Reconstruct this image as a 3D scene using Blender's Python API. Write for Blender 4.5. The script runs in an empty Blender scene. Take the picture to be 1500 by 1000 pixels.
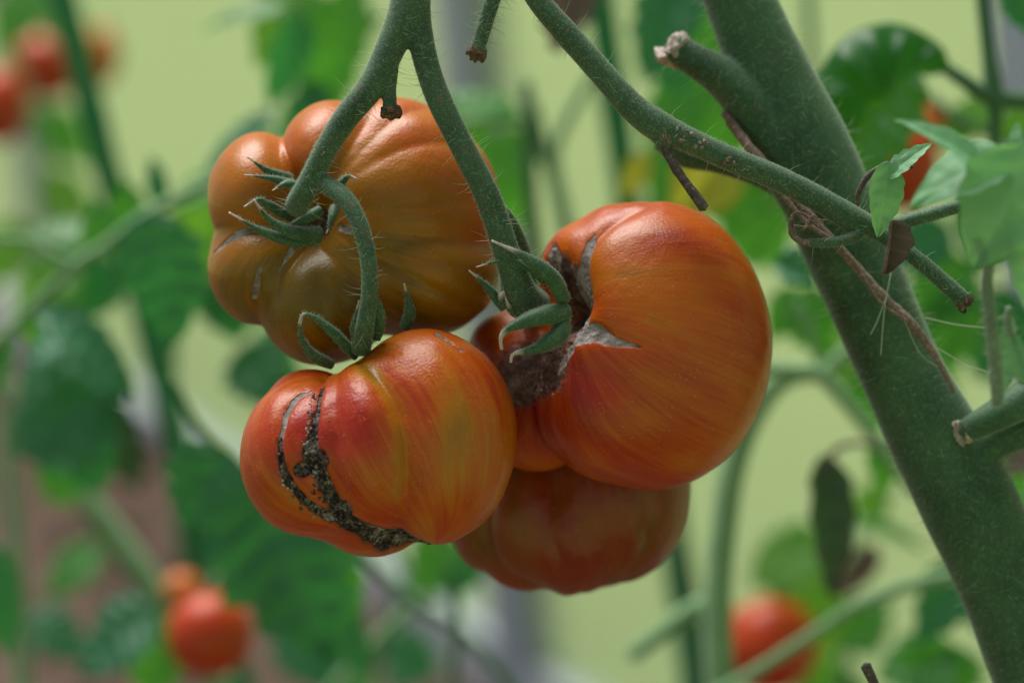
import bpy, math, random
import numpy as np
from mathutils import Vector, Matrix

random.seed(7)
RNG = np.random.default_rng(7)
C = bpy.context.scene.collection
SC = bpy.context.scene

# ------------------------------------------------------------------ camera
CAM_H, PITCH, ROLL = 0.75, math.radians(12.0), math.radians(5.0)
D0, S = 0.85, 0.0002                     # metres per photo pixel at 0.85 m
f = Vector((0, math.cos(PITCH), -math.sin(PITCH)))
up0 = Vector((0, math.sin(PITCH), math.cos(PITCH)))
rt0 = Vector((1, 0, 0))
UPV = up0 * math.cos(ROLL) + rt0 * math.sin(ROLL)
RTV = rt0 * math.cos(ROLL) - up0 * math.sin(ROLL)
M3 = Matrix((RTV, UPV, -f)).transposed()
CAM = Vector((0, 0, CAM_H))
cd = bpy.data.cameras.new("camera")
cam = bpy.data.objects.new("camera", cd)
C.objects.link(cam)
cam.matrix_world = Matrix.Translation(CAM) @ M3.to_4x4()
cd.sensor_width = 36
cd.lens = 36 * D0 / (1500 * S)
cd.clip_start, cd.clip_end = 0.02, 400
cd.dof.use_dof = True
cd.dof.focus_distance = D0 - 200 * S
cd.dof.aperture_fstop = 4.8
cd.dof.aperture_blades = 0
SC.camera = cam

# ------------------------------------------------------------------ sky, sun, exposure
SUN_EL, SUN_AZ = math.radians(68), math.radians(335)
w = bpy.data.worlds.new("World")
SC.world = w
w.use_nodes = True
nt = w.node_tree
sky = nt.nodes.new("ShaderNodeTexSky")
sky.sky_type = 'NISHITA'
sky.sun_disc = False
sky.sun_elevation, sky.sun_rotation = SUN_EL, SUN_AZ
sky.air_density, sky.dust_density, sky.ozone_density = 1.0, 1.0, 1.0
hs = nt.nodes.new("ShaderNodeHueSaturation")
hs.inputs['Saturation'].default_value = 0.35
nt.links.new(sky.outputs[0], hs.inputs['Color'])
nt.links.new(hs.outputs[0], nt.nodes['Background'].inputs[0])
nt.nodes['Background'].inputs[1].default_value = 0.05
sd = bpy.data.lights.new("sun", 'SUN')
sd.energy, sd.angle, sd.color = 4.0, math.radians(45), (1.0, 0.97, 0.92)
so = bpy.data.objects.new("sun", sd)
C.objects.link(so)
sdir = Vector((math.sin(SUN_AZ) * math.cos(SUN_EL), math.cos(SUN_AZ) * math.cos(SUN_EL), math.sin(SUN_EL)))
so.rotation_euler = sdir.to_track_quat('Z', 'Y').to_euler()
so.location = sdir * 5
SC.view_settings.view_transform = 'Standard'
SC.view_settings.look = 'None'
SC.view_settings.gamma = 1
SC.view_settings.use_curve_mapping = False
SC.view_settings.exposure = 0.62
SC.render.engine = 'CYCLES'
SC.cycles.use_denoising = True
SC.cycles.transparent_max_bounces = 16
SC.cycles.max_bounces = 8
SC.cycles.sample_clamp_indirect = 6

# ------------------------------------------------------------------ helpers
RM = np.array(M3)
CAMN = np.array(CAM)


def Pn(a):
    """photo pixels + z (pixels of depth towards the camera, 0 at D0) -> world"""
    a = np.asarray(a, float).reshape(-1, 3)
    d = D0 - a[:, 2] * S
    k = S * d / D0
    loc = np.stack([(a[:, 0] - 750) * k, -(a[:, 1] - 500) * k, -d], 1)
    return loc @ RM.T + CAMN


def zd(d):
    return (D0 - d) / S


def px(d):
    return S * d / D0


def camdir(v):
    return np.asarray(v, float) @ RM.T


def ray(x, y):
    v = camdir(np.array([(x - 750) * S, -(y - 500) * S, -D0]))
    return v / np.linalg.norm(v)


def ground_hit(x, y, z=0.0):
    r = ray(x, y)
    return CAMN + r * ((z - CAMN[2]) / r[2])


def hash3(ix, iy, iz, seed):
    n = (ix * 374761393 + iy * 668265263 + iz * 2147483647 + seed * 1274126177) & 0xffffffff
    n = ((n ^ (n >> 13)) * 1274126177) & 0xffffffff
    n = n ^ (n >> 16)
    return (n & 0xffff) / 65535.0


def vnoise(p, seed=0):
    p = np.asarray(p, float)
    i = np.floor(p).astype(np.int64)
    t = p - i
    t = t * t * (3 - 2 * t)
    out = 0
    for a in (0, 1):
        for b in (0, 1):
            for c in (0, 1):
                wgt = (t[..., 0] if a else 1 - t[..., 0]) * (t[..., 1] if b else 1 - t[..., 1]) * (t[..., 2] if c else 1 - t[..., 2])
                out = out + wgt * hash3(i[..., 0] + a, i[..., 1] + b, i[..., 2] + c, seed)
    return out


def fbm(p, seed=0, octv=4):
    r, a, s = 0, 0.5, 0
    for o in range(octv):
        r = r + a * vnoise(np.asarray(p) * 2 ** o, seed + o)
        s += a
        a *= 0.5
    return r / s


def sstep(a, b, x):
    t = np.clip((x - a) / (b - a), 0, 1)
    return t * t * (3 - 2 * t)


def mesh_obj(name, V, F, mat, parent=None, attrs=None, smooth=True, kind=None):
    me = bpy.data.meshes.new(name)
    V = np.asarray(V, float)
    if parent is not None:
        V = V - np.array(parent.matrix_world.translation if parent.parent is None and parent.type == 'EMPTY' else world_loc(parent))
    me.from_pydata(V.tolist(), [], F if isinstance(F, list) else F.tolist())
    if smooth:
        me.polygons.foreach_set('use_smooth', [True] * len(me.polygons))
    for k, v in (attrs or {}).items():
        v = np.asarray(v, float)
        if v.ndim == 1:
            at = me.attributes.new(k, 'FLOAT', 'POINT')
            at.data.foreach_set('value', v)
        else:
            at = me.attributes.new(k, 'FLOAT_VECTOR', 'POINT')
            at.data.foreach_set('vector', v.ravel())
    me.materials.append(mat)
    o = bpy.data.objects.new(name, me)
    C.objects.link(o)
    if parent is not None:
        o.parent = parent
    if kind:
        o['kind'] = kind
    return o


def world_loc(o):
    l = Vector(o.location)
    p = o.parent
    while p is not None:
        l = l + p.location
        p = p.parent
    return l


def thing(name, label, cat, loc, group=None):
    o = bpy.data.objects.new(name, None)
    C.objects.link(o)
    o.location = Vector(loc)
    o.empty_display_size = 0.01
    o['label'], o['category'] = label, cat
    if group:
        o['group'] = group
    bpy.context.view_layer.update()
    return o


def tag(o, label, cat, group=None):
    o['label'], o['category'] = label, cat
    if group:
        o['group'] = group
    return o


def grid_faces(nr, nc, wrap=True, off=0):
    i = np.arange(nr - 1)[:, None]
    j = np.arange(nc if wrap else nc - 1)[None, :]
    a = i * nc + j
    b = i * nc + (j + 1) % nc
    q = np.stack([a, b, b + nc, a + nc], -1).reshape(-1, 4) + off
    return q


def spline(pts, n):
    """Catmull-Rom through rows of pts (any columns)"""
    P = np.asarray(pts, float)
    if len(P) == 2:
        t = np.linspace(0, 1, n)[:, None]
        return P[0] * (1 - t) + P[1] * t
    E = np.vstack([2 * P[0] - P[1], P, 2 * P[-1] - P[-2]])
    seg = np.linalg.norm(np.diff(P[:, :3], axis=0), axis=1)
    cum = np.concatenate([[0], np.cumsum(seg)])
    s = np.linspace(0, cum[-1], n)
    k = np.clip(np.searchsorted(cum, s, side='right') - 1, 0, len(P) - 2)
    t = ((s - cum[k]) / np.maximum(seg[k], 1e-9))[:, None]
    p0, p1, p2, p3 = E[k], E[k + 1], E[k + 2], E[k + 3]
    return 0.5 * (2 * p1 + (p2 - p0) * t + (2 * p0 - 5 * p1 + 4 * p2 - p3) * t ** 2 + (3 * p1 - p0 - 3 * p2 + p3) * t ** 3)


def frames(X):
    T = np.gradient(X, axis=0)
    T /= np.linalg.norm(T, axis=1)[:, None] + 1e-12
    n = np.cross(T[0], [0.3, 0.9, 0.31])
    n /= np.linalg.norm(n)
    N = [n]
    for i in range(1, len(X)):
        n = n - T[i] * np.dot(n, T[i])
        n /= np.linalg.norm(n) + 1e-12
        N.append(n)
    N = np.array(N)
    return T, N, np.cross(T, N)


class Tube:
    """stem through (px, py, z, radius px) control points"""

    def __init__(self, pts, seg=16, step=5.0, wob=0.05, seed=0, ridge=0.0, endscale=0.55):
        P = np.asarray(pts, float)
        Wd = Pn(P[:, :3])
        d = D0 - P[:, 2] * S
        R = P[:, 3] * S * d / D0
        L = np.sum(np.linalg.norm(np.diff(Wd, axis=0), axis=1))
        n = max(6, int(L / (step * S * d.mean() / D0)))
        A = spline(np.column_stack([Wd, R]), n)
        self.X, self.R = A[:, :3], np.maximum(A[:, 3], 1e-5)
        self.T, self.N, self.B = frames(self.X)
        th = np.linspace(0, 2 * np.pi, seg, endpoint=False)
        ring = np.cos(th)[None, :, None] * self.N[:, None, :] + np.sin(th)[None, :, None] * self.B[:, None, :]
        rr = self.R[:, None] * np.ones(seg)[None, :]
        if wob:
            q = (self.X[:, None, :] + ring * self.R[:, None, None]) / (self.R.mean() * 1.6)
            rr = rr * (1 + wob * 2 * (fbm(q, seed, 3) - 0.5))
        if ridge:
            rr = rr * (1 + ridge * np.cos(3 * th)[None, :])
        V = self.X[:, None, :] + ring * rr[:, :, None]
        self.V = V.reshape(-1, 3)
        F = grid_faces(n, seg).tolist()
        # domed caps
        a, b = len(self.V), len(self.V) + 1
        capa = self.X[0] - self.T[0] * self.R[0] * endscale
        capb = self.X[-1] + self.T[-1] * self.R[-1] * endscale
        self.V = np.vstack([self.V, capa, capb])
        for j in range(seg):
            F.append([a, (j + 1) % seg, j])
            F.append([b, (n - 1) * seg + j, (n - 1) * seg + (j + 1) % seg])
        self.F = F
        self.n, self.seg = n, seg


def join(parts):
    V, F, o = [], [], 0
    for v, fc in parts:
        V.append(v)
        F += [[i + o for i in q] for q in fc]
        o += len(v)
    return np.vstack(V), F


def stem_mesh(name, tubes, mat, parent, voxel_px=None, smooth_it=6):
    V, F = join([(t.V, t.F) for t in tubes])
    o = mesh_obj(name, V, F, mat, parent)
    if voxel_px:
        m = o.modifiers.new('fuse', 'REMESH')
        m.mode = 'VOXEL'
        m.voxel_size = voxel_px * S
        m.use_smooth_shade = True
        s = o.modifiers.new('soften', 'SMOOTH')
        s.factor, s.iterations = 0.5, smooth_it
        dg = bpy.context.evaluated_depsgraph_get()
        me = bpy.data.meshes.new_from_object(o.evaluated_get(dg))
        o.modifiers.clear()
        old = o.data
        o.data = me
        me.name = name
        bpy.data.meshes.remove(old)
        if not me.materials:
            me.materials.append(mat)
    return o


def hair_geo(roots, dirs, lens, wid, curl=0.25, nseg=2):
    """tapered three-sided hairs"""
    n = len(roots)
    dirs = dirs / (np.linalg.norm(dirs, axis=1)[:, None] + 1e-12)
    rnd = RNG.normal(size=(n, 3))
    side = np.cross(dirs, rnd)
    side /= np.linalg.norm(side, axis=1)[:, None] + 1e-12
    oth = np.cross(dirs, side)
    V = []
    for s in range(nseg):
        t = s / nseg
        c = roots + dirs * (lens * t)[:, None] + side * (lens * curl * t * t)[:, None]
        r = (wid * (1 - 0.75 * t))[:, None]
        for k in range(3):
            a = 2 * np.pi * k / 3
            V.append(c + (side * math.cos(a) + oth * math.sin(a)) * r)
    V.append(roots + dirs * lens[:, None] + side * (lens * curl)[:, None])
    m = len(V)
    V = np.stack(V, 1)
    F = []
    for s in range(nseg - 1):
        for k in range(3):
            k2 = (k + 1) % 3
            F.append([s * 3 + k, s * 3 + k2, (s + 1) * 3 + k2])
            F.append([s * 3 + k, (s + 1) * 3 + k2, (s + 1) * 3 + k])
    for k in range(3):
        F.append([(nseg - 1) * 3 + k, (nseg - 1) * 3 + (k + 1) % 3, m - 1])
    F = np.array(F)
    allF = (F[None] + (np.arange(n) * m)[:, None, None]).reshape(-1, 3)
    return V.reshape(-1, 3), allF


def tube_hairs(tubes, fuzz_density, long_density, fuzz_len=7, long_len=26, fw=0.35, lw=0.5):
    """fuzz and long hairs for tubes; densities per 1000 square pixels"""
    allV, allF, off = [], [], 0
    for t in tubes:
        L = np.sum(np.linalg.norm(np.diff(t.X, axis=0), axis=1)) / S
        area = L * 2 * np.pi * t.R.mean() / S / 1000
        for dens, ln, wd, ns, cu in ((fuzz_density, fuzz_len, fw, 1, 0.2), (long_density, long_len, lw, 3, 0.35)):
            n = int(area * dens)
            if n < 1:
                continue
            i = RNG.integers(0, t.n - 1, n)
            u = RNG.random(n)[:, None]
            X = t.X[i] * (1 - u) + t.X[i + 1] * u
            R = t.R[i] * (1 - u[:, 0]) + t.R[i + 1] * u[:, 0]
            th = RNG.random(n) * 2 * np.pi
            nn = t.N[i] * np.cos(th)[:, None] + t.B[i] * np.sin(th)[:, None]
            roots = X + nn * (R * 0.93)[:, None]
            dirs = nn + RNG.normal(size=(n, 3)) * 0.28
            lens = S * ln * (0.45 + 0.9 * RNG.random(n) ** 1.4) + R * 0.07
            V, F = hair_geo(roots, dirs, lens, S * wd * (0.7 + 0.6 * RNG.random(n)), cu, ns)
            allV.append(V)
            allF.append(F + off)
            off += len(V)
    return np.vstack(allV), np.vstack(allF)


# ------------------------------------------------------------------ materials
class NM:
    def __init__(self, name):
        self.m = bpy.data.materials.new(name)
        self.m.use_nodes = True
        self.t = self.m.node_tree
        self.b = self.t.nodes['Principled BSDF']
        self.out = self.t.nodes['Material Output']

    def n(self, typ, **kw):
        nd = self.t.nodes.new(typ)
        for k, v in kw.items():
            setattr(nd, k, v)
        return nd

    def l(self, a, b):
        self.t.links.new(a, b)

    def val(self, nd, **kw):
        for k, v in kw.items():
            nd.inputs[k].default_value = v
        return nd

    def attr(self, name, vec=False):
        a = self.n('ShaderNodeAttribute', attribute_name=name)
        return a.outputs['Vector' if vec else 'Fac']

    def noise(self, scale, vec=None, detail=4, rough=0.6, dist=0.0):
        nd = self.n('ShaderNodeTexNoise')
        nd.inputs['Scale'].default_value = scale
        nd.inputs['Detail'].default_value = detail
        nd.inputs['Roughness'].default_value = rough
        nd.inputs['Distortion'].default_value = dist
        if vec is None:
            vec = self.coord()
        self.l(vec, nd.inputs['Vector'])
        return nd.outputs['Fac']

    def coord(self):
        if not hasattr(self, '_tc'):
            self._tc = self.n('ShaderNodeTexCoord')
        return self._tc.outputs['Object']

    def math(self, op, a, b=0.0, c=None, clamp=False):
        nd = self.n('ShaderNodeMath', operation=op)
        nd.use_clamp = clamp
        for i, x in enumerate((a, b) if c is None else (a, b, c)):
            if isinstance(x, (int, float)):
                nd.inputs[i].default_value = x
            else:
                self.l(x, nd.inputs[i])
        return nd.outputs[0]

    def vmul(self, v, xyz):
        nd = self.n('ShaderNodeVectorMath', operation='MULTIPLY')
        self.l(v, nd.inputs[0])
        nd.inputs[1].default_value = xyz
        return nd.outputs[0]

    def ramp(self, fac, stops, interp='LINEAR'):
        nd = self.n('ShaderNodeValToRGB')
        cr = nd.color_ramp
        cr.interpolation = interp
        while len(cr.elements) < len(stops):
            cr.elements.new(0.5)
        for e, (p, c) in zip(cr.elements, stops):
            e.position = p
            e.color = (c, c, c, 1) if isinstance(c, (int, float)) else (*c, 1)
        self.l(fac, nd.inputs['Fac'])
        return nd.outputs['Color']

    def mix(self, fac, a, b):
        nd = self.n('ShaderNodeMix', data_type='RGBA')
        for s, x in ((nd.inputs[0], fac), (nd.inputs[6], a), (nd.inputs[7], b)):
            if isinstance(x, (int, float)):
                s.default_value = x
            elif isinstance(x, tuple):
                s.default_value = (*x, 1)
            else:
                self.l(x, s)
        return nd.outputs[2]

    def bump(self, h, dist, strength=1.0, prev=None):
        nd = self.n('ShaderNodeBump')
        nd.inputs['Distance'].default_value = dist
        nd.inputs['Strength'].default_value = strength
        self.l(h, nd.inputs['Height'])
        if prev is not None:
            self.l(prev, nd.inputs['Normal'])
        return nd.outputs[0]

    def set(self, **kw):
        for k, v in kw.items():
            s = self.b.inputs[k.replace('_', ' ')]
            if isinstance(v, (int, float)):
                s.default_value = v
            elif isinstance(v, tuple):
                s.default_value = (*v, 1) if len(v) == 3 and s.type == 'RGBA' else v
            else:
                self.l(v, s)


def mat_tomato(name, stops, amp=1.5, sss=0.04, rough=0.34):
    m = NM(name)
    fl = m.attr('flow', True)
    s1 = m.noise(1.0, m.vmul(fl, (7, 7, 0.9)), 5, 0.62, 0.25)
    s2 = m.noise(1.0, m.vmul(fl, (34, 34, 1.5)), 5, 0.68, 0.15)
    s3 = m.noise(1.0, m.vmul(fl, (1.8, 1.8, 1.4)), 3, 0.5)
    x = m.math('MULTIPLY_ADD', m.math('SUBTRACT', s1, 0.5), amp, 0.5)
    x = m.math('MULTIPLY_ADD', m.math('SUBTRACT', s2, 0.5), amp * 0.95, x)
    x = m.math('MULTIPLY_ADD', m.math('SUBTRACT', s3, 0.5), 0.7, x)
    x = m.math('ADD', x, m.attr('gold'))
    col = m.ramp(x, stops)
    # small pale specks and darker pin marks in the skin
    vo = m.n('ShaderNodeTexVoronoi')
    vo.inputs['Scale'].default_value = 760
    m.l(m.coord(), vo.inputs['Vector'])
    sp = m.math('MULTIPLY', m.math('LESS_THAN', vo.outputs['Distance'], 0.2),
                m.math('GREATER_THAN', m.noise(260, detail=1), 0.56))
    col = m.mix(m.math('MULTIPLY', sp, 0.20), col, (0.60, 0.40, 0.18))
    vd = m.n('ShaderNodeTexVoronoi')
    vd.inputs['Scale'].default_value = 170
    m.l(m.coord(), vd.inputs['Vector'])
    dk = m.math('MULTIPLY', m.math('LESS_THAN', vd.outputs['Distance'], 0.055), m.math('GREATER_THAN', m.noise(90, detail=1), 0.52))
    col = m.mix(m.math('MULTIPLY', dk, 0.6), col, (0.06, 0.02, 0.012))
    # corky scars, brown bark, black rot
    n_a = m.noise(900, detail=5, rough=0.7)
    n_b = m.noise(260, detail=4, rough=0.65)
    cork = m.ramp(n_b, [(0.3, (0.10, 0.075, 0.06)), (0.48, (0.27, 0.23, 0.20)), (0.62, (0.36, 0.35, 0.36)), (0.8, (0.50, 0.49, 0.48))])
    brown = m.ramp(n_b, [(0.3, (0.035, 0.02, 0.016)), (0.5, (0.11, 0.06, 0.045)), (0.68, (0.26, 0.19, 0.155)), (0.8, (0.36, 0.30, 0.26))])
    rotm = m.math('MULTIPLY_ADD', n_b, 0.55, m.math('MULTIPLY', n_a, 0.5))
    rot = m.ramp(rotm, [(0.38, (0.008, 0.007, 0.008)), (0.49, (0.035, 0.027, 0.026)), (0.56, (0.15, 0.115, 0.105)), (0.68, (0.42, 0.38, 0.38))])
    a_c, a_b, a_r = m.attr('cork'), m.attr('brown'), m.attr('rot')
    jag = m.math('MULTIPLY_ADD', m.math('SUBTRACT', m.noise(420, detail=4, rough=0.7), 0.5), 1.1, 0.0)

    def edge(a, lo=0.38, hi=0.6):
        mr = m.n('ShaderNodeMapRange')
        mr.interpolation_type = 'SMOOTHSTEP'
        mr.inputs[1].default_value, mr.inputs[2].default_value = lo, hi
        g = m.math('MULTIPLY', jag, m.math('GREATER_THAN', a, 0.02))
        m.l(m.math('ADD', a, g), mr.inputs[0])
        return mr.outputs[0]
    e_c, e_b, e_r = edge(a_c), edge(a_b, 0.3, 0.75), edge(a_r)
    hal = m.ramp(a_r, [(0.0, 0.0), (0.5, 1.0)])
    col = m.mix(m.math('MULTIPLY', hal, 0.75), col, (0.07, 0.028, 0.014))
    col = m.mix(e_b, col, brown)
    col = m.mix(e_c, col, cork)
    col = m.mix(e_r, col, rot)
    anyscar = m.math('MAXIMUM', m.math('MAXIMUM', e_c, e_b), e_r)
    bl = m.noise(1150, detail=2, rough=0.5)
    bl2 = m.noise(330, detail=3, rough=0.5)
    h = m.math('MULTIPLY_ADD', bl2, 0.5, bl)
    nrm = m.bump(h, 0.0002, 0.65)
    hsc = m.math('MULTIPLY', m.math('ADD', n_a, n_b), anyscar)
    nrm = m.bump(hsc, 0.0009, 0.8, nrm)
    rg = m.math('MULTIPLY_ADD', anyscar, 0.5, m.math('MULTIPLY_ADD', m.noise(60, detail=3), 0.22, rough - 0.1))
    m.set(Base_Color=col, Roughness=rg, Normal=nrm, Specular_IOR_Level=0.42)
    m.set(Subsurface_Weight=sss, Subsurface_Scale=0.004, Subsurface_Radius=(1.0, 0.25, 0.1))
    m.l(m.math('MULTIPLY_ADD', anyscar, -0.2, 0.36, clamp=True), m.b.inputs['Specular IOR Level'])
    return m.m


R0 = (0.27, 0.012, 0.006)
R1 = (0.40, 0.046, 0.004)
O1 = (0.46, 0.095, 0.003)
G1 = (0.42, 0.150, 0.005)
OL = (0.20, 0.135, 0.022)
M_TA = mat_tomato('skin_gold_orange', [(0.05, (0.40, 0.060, 0.014)), (0.32, (0.41, 0.095, 0.008)), (0.52, (0.36, 0.115, 0.005)), (0.72, (0.28, 0.115, 0.004)), (0.95, (0.15, 0.090, 0.006))], amp=0.6)
M_TB = mat_tomato('skin_red_striped', [(0.06, (0.34, 0.020, 0.008)), (0.34, R1), (0.54, O1), (0.76, G1), (1.0, (0.25, 0.125, 0.008))], amp=0.72)
M_TC = mat_tomato('skin_orange_red', [(0.05, R0), (0.34, (0.38, 0.042, 0.004)), (0.55, (0.45, 0.085, 0.003)), (0.78, (0.46, 0.125, 0.004)), (0.97, (0.20, 0.10, 0.012))], amp=0.62)
M_TD = mat_tomato('skin_red_shade_darkened', [(0.05, (0.19, 0.016, 0.006)), (0.35, (0.21, 0.026, 0.005)), (0.58, (0.20, 0.042, 0.005)), (0.8, (0.14, 0.055, 0.006)), (0.97, (0.08, 0.050, 0.008))], amp=0.9)  # skin darkened to carry the shadow of the fruits above
M_TBG = mat_tomato('skin_background_red', [(0.1, (0.48, 0.020, 0.006)), (0.6, (0.52, 0.055, 0.006)), (0.95, (0.52, 0.10, 0.008))], amp=0.6, sss=0)
M_TBO = mat_tomato('skin_background_orange', [(0.1, (0.55, 0.09, 0.008)), (0.6, (0.58, 0.15, 0.012)), (0.95, (0.5, 0.22, 0.02))], amp=0.6, sss=0)


def mat_stem(name, lo, hi, spot=0.5, bump=0.0002, brown=0.0, fine=900, sheen=0.35):
    m = NM(name)
    n1 = m.noise(fine, detail=3, rough=0.6)
    n2 = m.noise(70, detail=3)
    n3 = m.noise(220, detail=3)
    c = m.mix(m.ramp(n2, [(0.3, 0.0), (0.7, 1.0)]), lo, hi)
    c = m.mix(m.math('MULTIPLY', m.ramp(n1, [(0.5, 0.0), (0.68, 1.0)]), spot), c, tuple(min(1, x * 2.2 + 0.06) for x in hi))
    c = m.mix(m.math('MULTIPLY', m.ramp(n3, [(0.60, 0.0), (0.70, 1.0)]), brown), c, (0.16, 0.10, 0.075))
    nrm = m.bump(n1, bump, 0.7)
    m.set(Base_Color=c, Roughness=0.62, Normal=nrm, Sheen_Weight=sheen, Sheen_Roughness=0.5, Sheen_Tint=(0.75, 0.9, 0.75), Specular_IOR_Level=0.3)
    return m.m


M_STALK = mat_stem('fuzzy_green_stalk', (0.022, 0.058, 0.028), (0.052, 0.112, 0.058), 0.5, brown=0.4, fine=1500)
M_MAIN = mat_stem('dark_green_main_stem', (0.018, 0.058, 0.024), (0.042, 0.115, 0.048), 0.3, fine=1000, brown=0.15)
M_BGSTEM = mat_stem('pale_green_stem', (0.13, 0.27, 0.12), (0.19, 0.34, 0.16), 0.2)
M_BGDARK = mat_stem('deep_green_stem', (0.03, 0.11, 0.04), (0.05, 0.15, 0.055), 0.2)
M_DRY = mat_stem('dried_brown_stem', (0.10, 0.07, 0.055), (0.20, 0.145, 0.12), 0.5, sheen=0.1)
M_DARKDRY = mat_stem('dark_withered_stem', (0.035, 0.028, 0.025), (0.10, 0.075, 0.068), 0.5, sheen=0.1)
M_CUT = mat_stem('brown_cut_end', (0.06, 0.035, 0.022), (0.16, 0.10, 0.07), 0.5, bump=0.0005, sheen=0)
M_CUTPALE = mat_stem('pale_cut_end', (0.26, 0.19, 0.14), (0.48, 0.42, 0.36), 0.5, bump=0.0005, sheen=0)


def mat_hair():
    m = NM('plant_hair')
    m.set(Base_Color=(0.48, 0.58, 0.44), Roughness=0.5, Transmission_Weight=0.0, Specular_IOR_Level=0.4)
    tr = m.n('ShaderNodeBsdfTranslucent')
    tr.inputs[0].default_value = (0.65, 0.72, 0.55, 1)
    mx = m.n('ShaderNodeMixShader')
    mx.inputs[0].default_value = 0.5
    m.l(m.b.outputs[0], mx.inputs[1])
    m.l(tr.outputs[0], mx.inputs[2])
    m.l(mx.outputs[0], m.out.inputs[0])
    return m.m


M_HAIR = mat_hair()


def mat_sepal():
    m = NM('sepal_green')
    t = m.attr('tip')
    n1 = m.noise(800, detail=3)
    n2 = m.noise(150, detail=3)
    c = m.mix(n2, (0.016, 0.058, 0.020), (0.040, 0.115, 0.042))
    c = m.mix(m.math('MULTIPLY', m.ramp(n1, [(0.5, 0.0), (0.7, 1.0)]), 0.35), c, (0.16, 0.26, 0.16))
    d = m.mix(n1, (0.30, 0.22, 0.18), (0.66, 0.60, 0.56))
    tt = m.math('ADD', t, m.math('MULTIPLY', m.math('SUBTRACT', n2, 0.5), 0.5))
    c = m.mix(m.ramp(tt, [(0.18, 0.0), (0.45, 1.0)]), c, d)
    m.set(Base_Color=c, Roughness=0.55, Normal=m.bump(n1, 0.00018, 0.6), Sheen_Weight=0.25, Specular_IOR_Level=0.35)
    return m.m


M_SEPAL = mat_sepal()


def mat_leaf(name, c1, c2, trans, tcol, rough=0.42, dry=None, spec=0.5, vk=0.3):
    m = NM(name)
    v = m.attr('vein')
    oi = m.n('ShaderNodeObjectInfo')
    n1 = m.noise(38, detail=4)
    n2 = m.noise(420, detail=3)
    f_ = m.math('MULTIPLY_ADD', oi.outputs['Random'], 0.5, m.math('MULTIPLY_ADD', n1, 0.8, -0.15), clamp=True)
    c = m.mix(f_, c1, c2)
    c = m.mix(m.math('MULTIPLY', n2, 0.25), c, tuple(x * 0.6 for x in c1))
    c = m.mix(m.math('MULTIPLY', v, vk), c, tuple(min(1, x * 1.7 + 0.03) for x in c2))
    tc = m.mix(m.math('MULTIPLY', v, vk), tcol, tuple(x * 0.6 for x in tcol))
    if dry:
        e = m.attr('rim')
        k = m.ramp(m.math('ADD', e, m.math('MULTIPLY', m.math('SUBTRACT', n1, 0.5), 0.9)), [(0.62, 0.0), (0.85, 1.0)])
        c = m.mix(k, c, dry)
        tc = m.mix(k, tc, dry)
    nrm = m.bump(n2, 0.0004, 0.5)
    m.set(Base_Color=c, Roughness=rough, Normal=nrm, Specular_IOR_Level=spec)
    tr = m.n('ShaderNodeBsdfTranslucent')
    m.l(tc, tr.inputs[0])
    mx = m.n('ShaderNodeMixShader')
    mx.inputs[0].default_value = trans
    m.l(m.b.outputs[0], mx.inputs[1])
    m.l(tr.outputs[0], mx.inputs[2])
    m.l(mx.outputs[0], m.out.inputs[0])
    return m.m


M_LD = mat_leaf('leaf_dark_green', (0.026, 0.14, 0.072), (0.048, 0.19, 0.095), 0.34, (0.05, 0.38, 0.05))
M_LM = mat_leaf('leaf_mid_green', (0.040, 0.18, 0.046), (0.065, 0.23, 0.055), 0.45, (0.15, 0.58, 0.03))
M_LL = mat_leaf('leaf_light_green', (0.065, 0.23, 0.045), (0.10, 0.29, 0.06), 0.5, (0.28, 0.66, 0.04))
M_LP = mat_leaf('leaf_pale_young', (0.12, 0.32, 0.16), (0.19, 0.42, 0.23), 0.38, (0.24, 0.58, 0.14), rough=0.5, vk=0.3)
M_LA = mat_leaf('leaf_arched_green', (0.016, 0.085, 0.035), (0.03, 0.12, 0.045), 0.5, (0.13, 0.46, 0.012), rough=0.38)
M_LY = mat_leaf('leaf_yellowing', (0.36, 0.36, 0.03), (0.45, 0.42, 0.05), 0.45, (0.65, 0.62, 0.05))
M_LB = mat_leaf('leaf_withered_brown', (0.10, 0.075, 0.065), (0.20, 0.155, 0.14), 0.15, (0.2, 0.14, 0.1), rough=0.8, spec=0.2)
M_LDB = mat_leaf('leaf_dark_drying', (0.022, 0.065, 0.030), (0.04, 0.085, 0.045), 0.2, (0.06, 0.16, 0.03), dry=(0.055, 0.04, 0.04))


def mat_simple(name, col, rough=0.5, metal=0.0, nscale=40, var=0.3, bump=0.0003):
    m = NM(name)
    n1 = m.noise(nscale, detail=5)
    c = m.mix(m.math('MULTIPLY', n1, var), col, tuple(x * 0.4 for x in col))
    m.set(Base_Color=c, Roughness=rough, Metallic=metal, Normal=m.bump(n1, bump, 0.4))
    return m.m


M_STAKE = mat_simple('green_plastic_coating', (0.004, 0.24, 0.085), 0.4)
M_POST = mat_simple('galvanised_post', (0.36, 0.42, 0.52), 0.5, 0.1)
M_RAIL = mat_simple('pale_rail', (0.50, 0.56, 0.62), 0.5, 0.2)


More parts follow.
